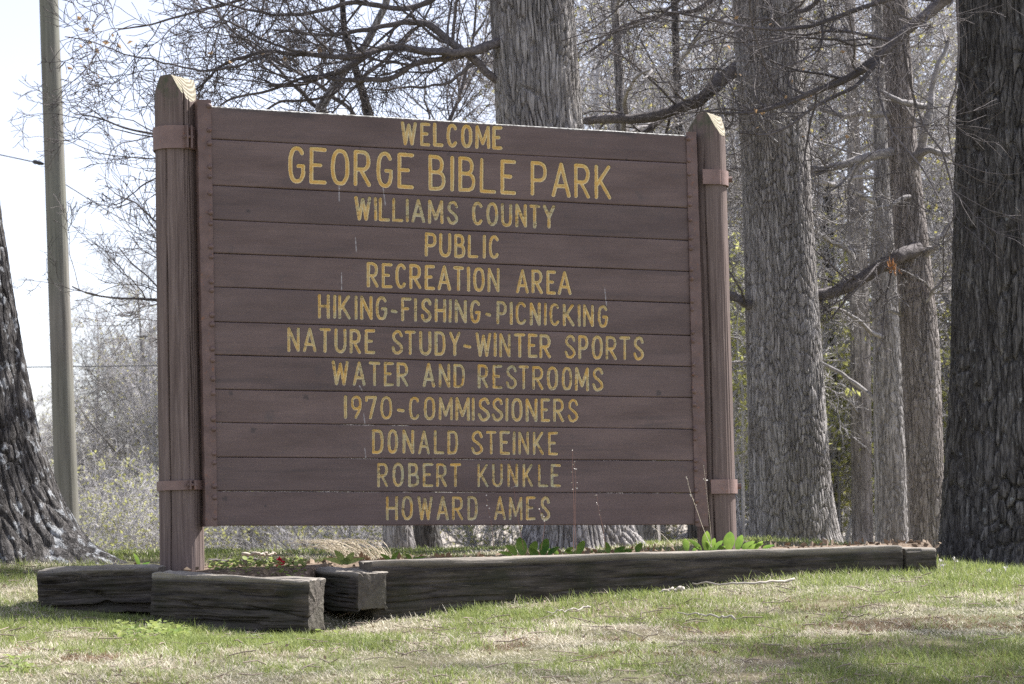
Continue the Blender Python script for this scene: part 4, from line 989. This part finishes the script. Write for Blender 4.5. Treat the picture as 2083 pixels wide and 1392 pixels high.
# the far wood as one mass
parts = []
for i in range(20):
    pr = protos[i % 3]; px = gw.uniform(-500, 2600); Y = gw.uniform(55, 85)
    hs_ = .55 if px < 1000 else 1.0
    s_ = gw.uniform(.7, 1.1) * hs_; a = gw.uniform(0, 6.28); p = gpos(px, Y)
    Rm = np.array([[math.cos(a), -math.sin(a), 0], [math.sin(a), math.cos(a), 0], [0, 0, 1]]) * s_
    for part in (pr[0], pr[1]): parts.append((part[0] @ Rm.T + p, part[1]))
for i in range(26):
    pr = protos[i % 3]; p = gpos(gw.uniform(-350, 620) if i < 16 else gw.uniform(-2200, -350), gw.uniform(48, 75)); s_ = gw.uniform(.72, 1.15); a = gw.uniform(0, 6.28)
    Rm = np.array([[math.cos(a), -math.sin(a), 0], [math.sin(a), math.cos(a), 0], [0, 0, 1]]) * s_
    for part in (pr[0], pr[1]): parts.append((part[0] @ Rm.T + p, part[1]))
V, Q = join(parts)
tag(mesh("far_wood", V, Q, TWIGDARK), "grey mass of bare trees far behind", "woods", kind='stuff')

# understory shrubs with new leaves
def shrub(px, Y, h, wd, label, seed, nleaf=1800, size=.05, mat=None, group="shrubs coming into leaf behind the sign"):
    g = np.random.default_rng(seed); p = gpos(px, Y)
    e = empty("woodland_shrub", p, label, "shrub", group)
    mains = []
    for i in range(9):
        a = g.uniform(0, 6.28); t = np.linspace(0, 1, 8)[:, None]; d = np.array([math.cos(a) * wd * g.uniform(.3, 1), math.sin(a) * wd * g.uniform(.3, 1), h * g.uniform(.6, 1)])
        mains.append((p + d * t * np.array([1, 1, 1]) + g.normal(size=(8, 3)) * .05 * t, .02, .006))
    o, cur = crown_mesh("stems", mains, TWIGFAR, e, lv(60, 420, 1500), seed, 5, .0035)
    tips = cur[0].reshape(-1, 3); leaves("foliage", tips[g.choice(len(tips), nleaf)] + g.normal(size=(nleaf, 3)) * .03, size, mat or SHRUBLEAF, e, seed + 1)
sh = [(1705, 25, 3.2, .9, "yellow green shrub between the right maple and the thin pale trunk"), (1860, 28, 3.2, 1.2, "yellow green shrub behind the limbed tree's foot"), (1510, 23, 3.0, .9, "yellow green shrub showing just right of the right post"),
      (1640, 29, 3.4, 1.2, "yellow green shrub glimpsed left of the thin pale trunk"), (1780, 33, 4.0, 1.6, "taller yellow green shrub far behind the blue grey trunk"), (1930, 25, 3.0, 1.0, "yellow green shrub beside the massive right trunk"), (1250, 30, 1.6, 1.4, "green shrub seen under the sign right of the stout maple"), (1000, 33, 1.6, 1.6, "pale green shrub seen under the middle of the sign"),
      (700, 34, 1.7, 1.5, "pale green shrub seen under the sign's left half"), (560, 38, 1.5, 1.5, "olive shrub seen under the sign beside the left post"), (260, 36, 2.2, 1.4, "olive green shrub between the utility pole and left post"),
      (215, 31, 1.0, .7, "low bright green shrub right of the utility pole's foot"), (130, 33, 2.4, 1.6, "grey olive thicket right behind the utility pole"), (310, 34, 2.0, 1.2, "greyish thicket showing left of the left post"), (60, 38, 2.8, 1.5, "olive shrub behind the lichen tree"), (380, 42, 2.6, 1.6, "tall grey green shrub behind the left post")]
for i, s_ in enumerate(sh): shrub(*s_, seed=200 + i, nleaf=(4200 if s_[0] > 1200 else 1100), size=(.048 if s_[0] > 1200 else .042))

# ------------------------------------------------------------------ grass
def in_timber(x, y):
    # planting bed and timbers: no lawn there
    fx, fy = f0r[:, 0], f0r[:, 1]
    front = np.interp(x, fx, fy, left=99, right=99); return (y > front - .22) & (y < front + 1.9)
def blades(n, xr, yr, hgt, wid, seed, dens=None, lean=.6):
    g = np.random.default_rng(seed)
    y = g.uniform(*yr, n); x = g.uniform(-1, 1, n) * (.245 * y + .9); 
    k = ~in_timber(x, y); x, y = x[k], y[k]
    if dens is not None: k = g.uniform(size=len(x)) < dens(x, y); x, y = x[k], y[k]
    return x, y
def patch(x, y, sc_, seed): return fbm(np.stack([x * sc_, y * sc_, 0 * x], -1), 4, seed)
def lawn(name, n, yr, hr, wr, seed, flat=.5, dens=None):
    g = np.random.default_rng(seed); x, y = blades(n, None, yr, 0, 0, seed, dens or (lambda x, y: 1 - .8 * sstep(.12, .38, patch(x, y, 2.6, 81) + .5 * patch(x, y, 9, 82)))); n = len(x)
    z = gz(x, y) + .014 * fbm(np.stack([x * 2.2, y * 2.2, 0 * x], -1), 4, 3) - .004
    dry = patch(x, y, 1.1, 71) * 1.1 + patch(x, y, 5, 72) * .8 + patch(x, y, 14, 73) * .7 + .13
    tuft = patch(x, y, 2.2, 75)
    dist = np.interp(x, f0r[:, 0], f0r[:, 1], left=10.2, right=11.6) - y      # metres in front of the timbers
    near = np.exp(-np.clip(dist - .15, 0, 9) / .35)
    rightside = sstep(.8, 2.2, x)
    isd = (g.uniform(size=n) < sstep(-.75, .8, dry + .35 * sstep(.5, 2.2, dist) - .55 * near * rightside))
    isd = isd & ~((g.uniform(size=n) < .5) & (x > .7 + .5 * patch(x, y, 1.7, 61)) & (y < 8.75 + .3 * patch(x, y, 1.3, 62)))
    h = g.uniform(*hr, n) * (1 + .7 * np.clip(tuft, -.6, 1) + .6 * near * rightside); h = np.where(isd, h * .8, h)
    a = g.uniform(0, 2 * np.pi, n); ln = np.where(isd, g.uniform(.5, 2.6, n), g.uniform(.05, .8, n)) * (flat + .5)
    d = np.stack([np.cos(a) * ln, np.sin(a) * ln, np.ones(n)], -1); d = nrm(d)
    b = a + np.pi / 2 + g.normal(size=n) * .6; sdv = np.stack([np.cos(b), np.sin(b), 0 * b], -1) * (g.uniform(*wr, n))[:, None]
    p0 = np.stack([x, y, z], -1); bend = np.stack([np.cos(a), np.sin(a), -.6 * np.ones(n)], -1) * (h * g.uniform(.1, .5, n))[:, None]
    p1 = p0 + d * (h * .55)[:, None] + bend * .25; p2 = p0 + d * h[:, None] + bend
    p2[:, 2] = np.maximum(p2[:, 2], z + .003)
    V = np.stack([p0 - sdv, p0 + sdv, p1 - sdv * .8, p1 + sdv * .8, p2], 1)
    i0 = np.arange(n)[:, None] * 5
    quads = i0 + np.array([[0, 1, 3, 2]]); tris = i0 + np.array([[2, 3, 4]])
    r1_, r2_ = g.uniform(size=(n, 1)), g.uniform(size=(n, 1))
    green = np.array([.10, .155, .04]) * (1 - r1_) + np.array([.33, .40, .13]) * r1_
    yel = np.array([.34, .33, .10]); green = green * (1 - .35 * r2_) + yel * .35 * r2_
    straw = np.array([.36, .31, .22]) * (1 - r1_) + np.array([.85, .80, .67]) * r1_
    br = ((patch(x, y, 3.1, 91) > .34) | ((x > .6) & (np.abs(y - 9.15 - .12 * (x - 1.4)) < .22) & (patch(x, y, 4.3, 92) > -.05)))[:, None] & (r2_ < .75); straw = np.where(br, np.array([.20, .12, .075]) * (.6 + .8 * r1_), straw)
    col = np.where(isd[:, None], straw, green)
    col = np.repeat(col[:, None], 5, 1).reshape(-1, 3)
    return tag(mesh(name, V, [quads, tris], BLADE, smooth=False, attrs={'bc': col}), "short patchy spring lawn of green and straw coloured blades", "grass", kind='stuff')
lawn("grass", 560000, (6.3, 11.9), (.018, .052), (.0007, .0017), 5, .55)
tl_ = lambda x, y: .9 * np.exp(-np.clip(np.interp(x, f0r[:, 0], f0r[:, 1], left=10.4, right=11.6) - y - .2, 0, 9) / .5) * (.8 * sstep(.3, 2.2, x) + .45) + .06 * (patch(x, y, 1.6, 33) > .1)
o = lawn("tall_grass", 80000, (7.2, 11.9), (.035, .07), (.0009, .0017), 6, -.1, tl_); o['label'] = "taller green grass blades along the timbers and right trunk"
o = lawn("back_grass", 76000, (12.0, 17.0), (.02, .045), (.0015, .003), 16, .2); o['label'] = "grass on the rise behind the flower bed"

# dead leaves and bits in the lawn
gl = np.random.default_rng(301); n = 650; y = gl.uniform(7.0, 11.5, n); x = gl.uniform(-1, 1, n) * .24 * y; k = ~in_timber(x, y); x, y = x[k], y[k]
o = leaves("fallen_leaves", np.stack([x, y, gz(x, y) + .014], -1), .012, m_plain("fallen_leaf", (.30, .22, .16), .8, .6, 8), None, 302); tag(o, "scattered crumpled brown leaves lying in the lawn", "leaf litter", kind='stuff')
n = 1000; i = gl.integers(2, BV.shape[0] - 6, n); j = gl.integers(0, 160, n); pts = BV[i, j] + np.stack([gl.normal(size=n) * .03, gl.normal(size=n) * .03, np.full(n, .006)], -1)
o = leaves("bed_litter", pts, .03, m_plain("bed_litter", (.22, .165, .115), .8, .5, 8), None, 303); tag(o, "dry leaf litter covering the flower bed soil", "leaf litter", kind='stuff')

n = 700; y = gl.uniform(7.0, 11.6, n); x = gl.uniform(-1, 1, n) * .24 * y; k = ~in_timber(x, y); x, y = x[k], y[k]; n = len(x)
a = gl.uniform(0, 6.28, n); L_ = gl.uniform(.015, .06, n); d = np.stack([np.cos(a), np.sin(a), gl.normal(size=n) * .15], -1) * L_[:, None]
p = np.stack([x, y, gz(x, y) + .022], -1); P3 = np.stack([p - d, p + gl.normal(size=(n, 3)) * .004, p + d], 1)
Vt, Qt = tubes(P3, np.repeat(gl.uniform(.001, .0026, (n, 1)), 3, 1), 4)
tag(mesh("lawn_debris", Vt, Qt, m_plain("twig_bits", (.26, .21, .17), .85, .9, 5)), "small broken twigs and straw bits scattered over the lawn", "debris", kind='stuff')

# ------------------------------------------------------------------ plants in the bed
def blade_leaf(base, d, L, wd, bend, nseg=10, fold=.25):
    d = nrm(np.array(d, float)); side = nrm(np.cross(d, [0, .3, 1.])) if abs(d[2]) < .98 else np.array([1., 0, 0])
    side = nrm(np.cross(d, np.array([.1, -1, .1]))) ; nn_ = np.cross(side, d); V = []
    for k in range(nseg):
        t = k / (nseg - 1); wv = wd * (math.sin(math.pi * (t * .86 + .10)) ** .8) * (1 if t < 1 else 0)
        c = np.array(base) + d * L * t + np.array(bend) * t * t
        V += [c - side * wv, c - nn_ * wv * fold, c + side * wv]
    return np.array(V), gridfaces(nseg, 3)
def bulb_plant(specs, label, name="broad_leaved_plant", mat=None, cat="plant", group="plants sprouting in the flower bed"):
    """specs: px, py(base), Y, height px, half width px, lean"""
    parts = []
    for px, py, Y, hp, wp, lean in specs:
        b = at(px, py + 6, Y); parts.append(blade_leaf(b, (lean, rng.uniform(-.25, .1), 1), (hp + 6) * Y / F, wp * Y / F, (lean * .06, -.02, -.01)))
    V, Q = join(parts); b0 = at(specs[0][0], specs[0][1] + 6, specs[0][2])
    return tag(mesh(name, V, Q, mat or BROADLEAF, loc=b0), label, cat, group)
bulb_plant([(1064, 1124, 11.0, 36, 11, -.1), (1082, 1124, 11.0, 28, 9, .15), (1104, 1124, 11.05, 34, 10, .15), (1050, 1124, 11.0, 22, 7, -.4), (1116, 1124, 11.0, 18, 6, .5), (1040, 1126, 11, 12, 5, -.7), (1093, 1126, 10.98, 16, 6, -.3)], "tallest cluster of broad green bulb leaves in front of the sign's middle")
bulb_plant([(1135, 1122, 11.1, 12, 5, -.6), (1150, 1122, 11.1, 15, 5, .4), (1177, 1122, 11.1, 27, 8, .2), (1163, 1122, 11.1, 9, 4, -.3)], "small sprout cluster with one upright leaf right of the tallest cluster")
bulb_plant([(1238, 1120, 11.1, 22, 6, -.1), (1252, 1120, 11.1, 14, 6, .5), (1262, 1120, 11.1, 9, 4, .8), (1296, 1118, 11.15, 18, 7, .2), (1284, 1120, 11.1, 8, 4, -.5)], "short pale sprouts before the root of the stout maple")
bulb_plant([(1397, 1116, 11.2, 24, 7, -.05), (1410, 1116, 11.2, 8, 4, .4)], "single pointed leaf below the sign's right corner")
bulb_plant([(1436, 1114, 11.2, 38, 9, .05), (1426, 1114, 11.2, 24, 5, -.5), (1448, 1114, 11.2, 24, 6, .1), (1455, 1114, 11.2, 20, 6, .3), (1466, 1114, 11.2, 8, 6, .2), (1442, 1114, 11.2, 18, 5, -.1)], "pale curled leaf cluster before the foot of the right post")
bulb_plant([(1482, 1113, 11.25, 36, 12, .05), (1500, 1113, 11.25, 30, 8, .15), (1512, 1113, 11.25, 18, 7, .5), (1524, 1113, 11.25, 14, 6, .7), (1538, 1112, 11.25, 16, 5, .3), (1553, 1112, 11.25, 9, 5, .6)], "broad dark green leaf and sprouts right of the right post's foot")
bulb_plant([(700, 1142, 10.7, 30, 7, -.3), (705, 1142, 10.7, 24, 7, .3), (698, 1142, 10.7, 18, 6, -.9), (706, 1142, 10.7, 16, 5, .9), (703, 1142, 10.7, 12, 7, .1)], "yellow green leaf rosette behind the short crosswise timber", mat=CLOVER)
bulb_plant([(794, 1138, 10.7, 18, 5, -.4), (797, 1138, 10.7, 22, 5, .3)], "little green sprouts behind the long timber's left end")
bulb_plant([(835, 1136, 10.7, 15, 5, -.2), (838, 1136, 10.7, 11, 4, .8)], "tiny sprout under the sign before the forked grey trunk")
bulb_plant([(284, 1150, 10.8, 30, 4, -.15), (286, 1150, 10.8, 12, 4, .5)], "slender pale leaf standing behind the left timber")
bulb_plant([(570, 1172, 10.35, 22, 4, .15), (572, 1172, 10.35, 16, 4, -.3), (574, 1172, 10.35, 14, 6, .6), (568, 1172, 10.35, 13, 5, -.8)], "green sprout beside the red petals inside the bed", mat=CLOVER)
# low ground cover
def cover(boxes, n, size, seed, label, name="ground_cover", zf=None):
    g = np.random.default_rng(seed); V = []; 
    for (x0, x1, y0, y1, Y0, Y1), k in boxes:
        for _ in range(k):
            px = g.uniform(x0, x1); t = g.uniform(); Y = Y0 + (Y1 - Y0) * t; p = at(px, 1100, Y); z = zf(p[0], Y) + g.uniform(.008, .045)
            c = np.array([p[0], Y, z]); a0 = g.uniform(0, 6.28)
            s = size * g.uniform(.6, 1.3); tl = g.normal(size=2) * .35
            ring = [c + s * np.array([math.cos(q), math.sin(q), tl[0] * math.cos(q) + tl[1] * math.sin(q)]) * (1 if i else 0) for i, q in enumerate(np.linspace(a0, a0 + 6.28, 9))]
            ring[0] = c + np.array([0, 0, -.12 * s]); V.append(ring)
    V = np.array(V); n_ = len(V); i0 = np.arange(n_)[:, None, None] * 9
    tri = i0 + np.array([[0, k + 1, (k + 1) % 8 + 1] for k in range(8)])[None]
    return tag(mesh(name, V, tri.reshape(-1, 3), CLOVER, smooth=True), label, "ground cover", kind='stuff')
zf1 = lambda x, y: float(gz(x, y))
cover([((225, 385, 0, 0, 9.15, 9.8), 420), ((300, 350, 0, 0, 9.5, 9.9), 110), ((0, 60, 0, 0, 8.0, 8.3), 60), ((640, 700, 0, 0, 9.4, 9.6), 30)], 0, .0095, 401, "bright clover patch in the lawn before the split timber", "clover_patch", zf1)
cover([((425, 620, 0, 0, 10.2, 10.75), 300)], 0, .010, 402, "low yellow green weeds on the bed soil right of the left post", "bed_weeds", lambda x, y: bedz(x, y) - .004)
# red petals
pp = [at(563 + rng.uniform(-4, 20), 1150, 10.6) for _ in range(9)]
for p in pp: p[2] = bedz(p[0], p[1]) + rng.uniform(.01, .035)
tag(leaves("fallen_flower", np.array(pp), .026, PETAL, None, 5), "crumpled red petals lying on the bed soil", "flower")
# dry grass tuft behind the bed corner
g = np.random.default_rng(12); Ps = []
for i in range(130):
    b = at(g.uniform(690, 800), 1142, 11.6 + g.uniform(-.15, .2)); a = g.normal(math.pi * .95, .5); L_ = g.uniform(.18, .42); t = np.linspace(0, 1, 8)[:, None]
    d = np.array([math.cos(a) * g.uniform(.3, 1.2), .3 * math.sin(a), 0]); Ps.append(b + L_ * (d * t ** 1.3 * .75 + np.array([0, 0, 1]) * (t * .62 - .36 * t ** 2.4)))
Vt, Qt = tubes(np.array(Ps), np.tile(np.linspace(.0016, .0007, 8), (130, 1)), 3)
tag(mesh("dry_grass_tuft", Vt, Qt, STRAW, loc=at(745, 1142, 11.6)), "arching tuft of bleached dry grass seen under the sign's left half", "grass tuft")
# dried stalks
def stalk(pts, Y, label, mat=STALK, seeds=True, r=.0013):
    P = resample(np.array(px_path(pts, Y)), 14); e = empty("dried_stalk", P[0], label, "stalk", "dry stalks in front of the sign")
    Vt, Qt = tubes(P[None], np.linspace(r, r * .5, 14)[None], 4); mesh("stem", Vt, Qt, mat, e)
    if seeds:
        k = 7; ip = rng.integers(8, 14, k); ip[0] = 13; c = P[ip] + rng.normal(size=(k, 3)) * .004
        leaves("seed_head", c, .007, SEED, e, int(rng.integers(1e6)))
stalk([(1066, 1120), (1054, 1060), (1046, 1000), (1041, 960), (1037, 934)], 10.75, "reddish dry stalk crossing the K and N of the tenth and eleventh lines")
stalk([(1166, 1120), (1168, 1050), (1166, 990), (1164, 950), (1165, 917)], 10.75, "tallest dry stalk right of the eleventh line of lettering")
stalk([(1172, 1120), (1170, 1060), (1170, 1010), (1172, 980), (1168, 940)], 10.8, "second dry stalk close beside the tallest one", r=.001)
stalk([(1005, 1120), (1000, 1066), (994, 1040), (988, 1010)], 10.8, "short dry stalk between the two words of the bottom line")
stalk([(1100, 1120), (1110, 1060), (1098, 1040), (1088, 1022)], 10.75, "bent dry stalk over the last letters of the bottom line", r=.001)
stalk([(1232, 1116), (1226, 1070), (1218, 1040), (1214, 1006)], 10.8, "lone dry stalk right of the bottom line", r=.001)
stalk([(1447, 1114), (1428, 1070), (1415, 1030), (1403, 1000), (1398, 974)], 11.1, "pale dry stalk crossing the right angle iron at its foot", mat=STRAW)
stalk([(1448, 1114), (1444, 1060), (1438, 1010), (1432, 950)], 11.1, "thin pale stalk before the right post's lower strap", mat=STRAW, r=.0009)
stalk([(1370, 1112), (1350, 1090), (1335, 1078), (1326, 1070)], 11.1, "leaning pale stalk below the sign's right part", mat=STRAW, r=.0015)
# sticks
def stick(pts, r, label, mat=STICK, zoff=.012, zf=None, seed=1):
    P = []
    for px, Y in pts:
        p = at(px, 1150, Y); p[2] = (zf or zf1)(p[0], p[1]) + zoff; P.append(p)
    P = resample(np.array(P), 24); P[:, 2] += .004 * np.sin(np.arange(24) * .9 + seed); P += np.random.default_rng(seed).normal(size=P.shape) * .003
    Vt, Qt = tubes(P[None], (r * np.linspace(1, .45, 24))[None], 7)
    tag(mesh("fallen_stick", Vt, [Qt, np.arange(7)[None, ::-1], (np.arange(7) + 23 * 7)[None]], mat, loc=P[0]), label, "stick", "sticks lying about the bed")
stick([(1612, 10.72), (1540, 10.6), (1470, 10.62), (1408, 10.78)], .007, "long bleached stick on the grass before the long timber's right half", seed=3, zoff=.03)
stick([(1388, 10.62), (1340, 10.55)], .010, "short bleached stick beside the long one near the long timber", seed=4, zoff=.02)
stick([(1200, 9.95), (1150, 9.85), (1110, 9.8)], .005, "curved pale twig in the open lawn before the long timber", seed=5, zoff=.03)
stick([(1490, 9.2), (1420, 9.35), (1375, 9.45)], .005, "thin twig in the lawn left of the shaded bare patch", seed=6, zoff=.03)
stick([(425, 10.95), (490, 11.0), (560, 11.05)], .012, "dark stick lying on the bed soil right of the left post", mat=LIMB, zf=lambda x, y: bedz(x, y), zoff=.025, seed=7)
stick([(495, 11.1), (530, 11.1), (562, 11.2)], .009, "pale stick propped on the dark stick in the bed", zf=lambda x, y: bedz(x, y), zoff=.055, seed=8)
# pebbles
for px, Y, s_, lb in ((550, 9.62, .018, "pale blue grey pebble in the dirt under the split timber"), (520, 9.72, .014, "smaller grey pebble left of the pale one"), (566, 9.58, .010, "smallest pale pebble right of the blue grey one")):
    p = at(px, 1290, Y); z = float(gz(p[0], Y)) + s_ * .35
    th = np.linspace(0, np.pi, 9); ph = np.arange(14) / 14 * 2 * np.pi; A_, B__ = np.meshgrid(th, ph, indexing='ij')
    d = np.stack([np.sin(A_) * np.cos(B__), np.sin(A_) * np.sin(B__), np.cos(A_)], -1); d = d * (1 + .18 * fbm(d * 1.7 + px, 2, 3))[..., None] * np.array([1.2, .9, .6]) * s_
    tag(mesh("pebble", d + np.array([p[0], Y, z]), gridfaces(9, 14, True), PEB, loc=(p[0], Y, z)), lb, "pebble", "pebbles under the split timber")
# white flowers by the right trunk
def flower(px, py, Y, hp, label):
    top = at(px, py, Y); b = at(px + rng.uniform(-4, 4), py + hp, Y); b[2] = min(b[2], float(gz(b[0], Y)))
    e = empty("white_flower", b, label, "flower", "white flowers by the right trunk")
    Vt, Qt = tubes(resample(np.array([b, (b + top) / 2 + [.003, 0, 0], top]), 6)[None], np.full((1, 6), .0016), 5); mesh("stem", Vt, Qt, STRAW, e)
    leaves("bloom", top + rng.normal(size=(16, 3)) * .004, .010, SEED, e, int(px))
for f_ in ((1912, 1141, 11.25, 22, "taller left flower of the white pair by the timber end"), (1918, 1149, 11.2, 16, "shorter right flower of the white pair by the timber end"), (1942, 1139, 11.25, 22, "lone white flower right of the white pair"), (2011, 1161, 11.1, 10, "low white flower before the middle of the right trunk"), (2045, 1157, 11.15, 12, "rightmost white flower before the right trunk")): flower(*f_)
hang(RT, (1430, 1720, 30, 290), 14.4, 26, .032, 61)
hang(CT, (400, 700, 60, 140), 14.1, 10, .035, 62)
hang(T8, (120, 260, 30, 150), 17.8, 14, .04, 63)
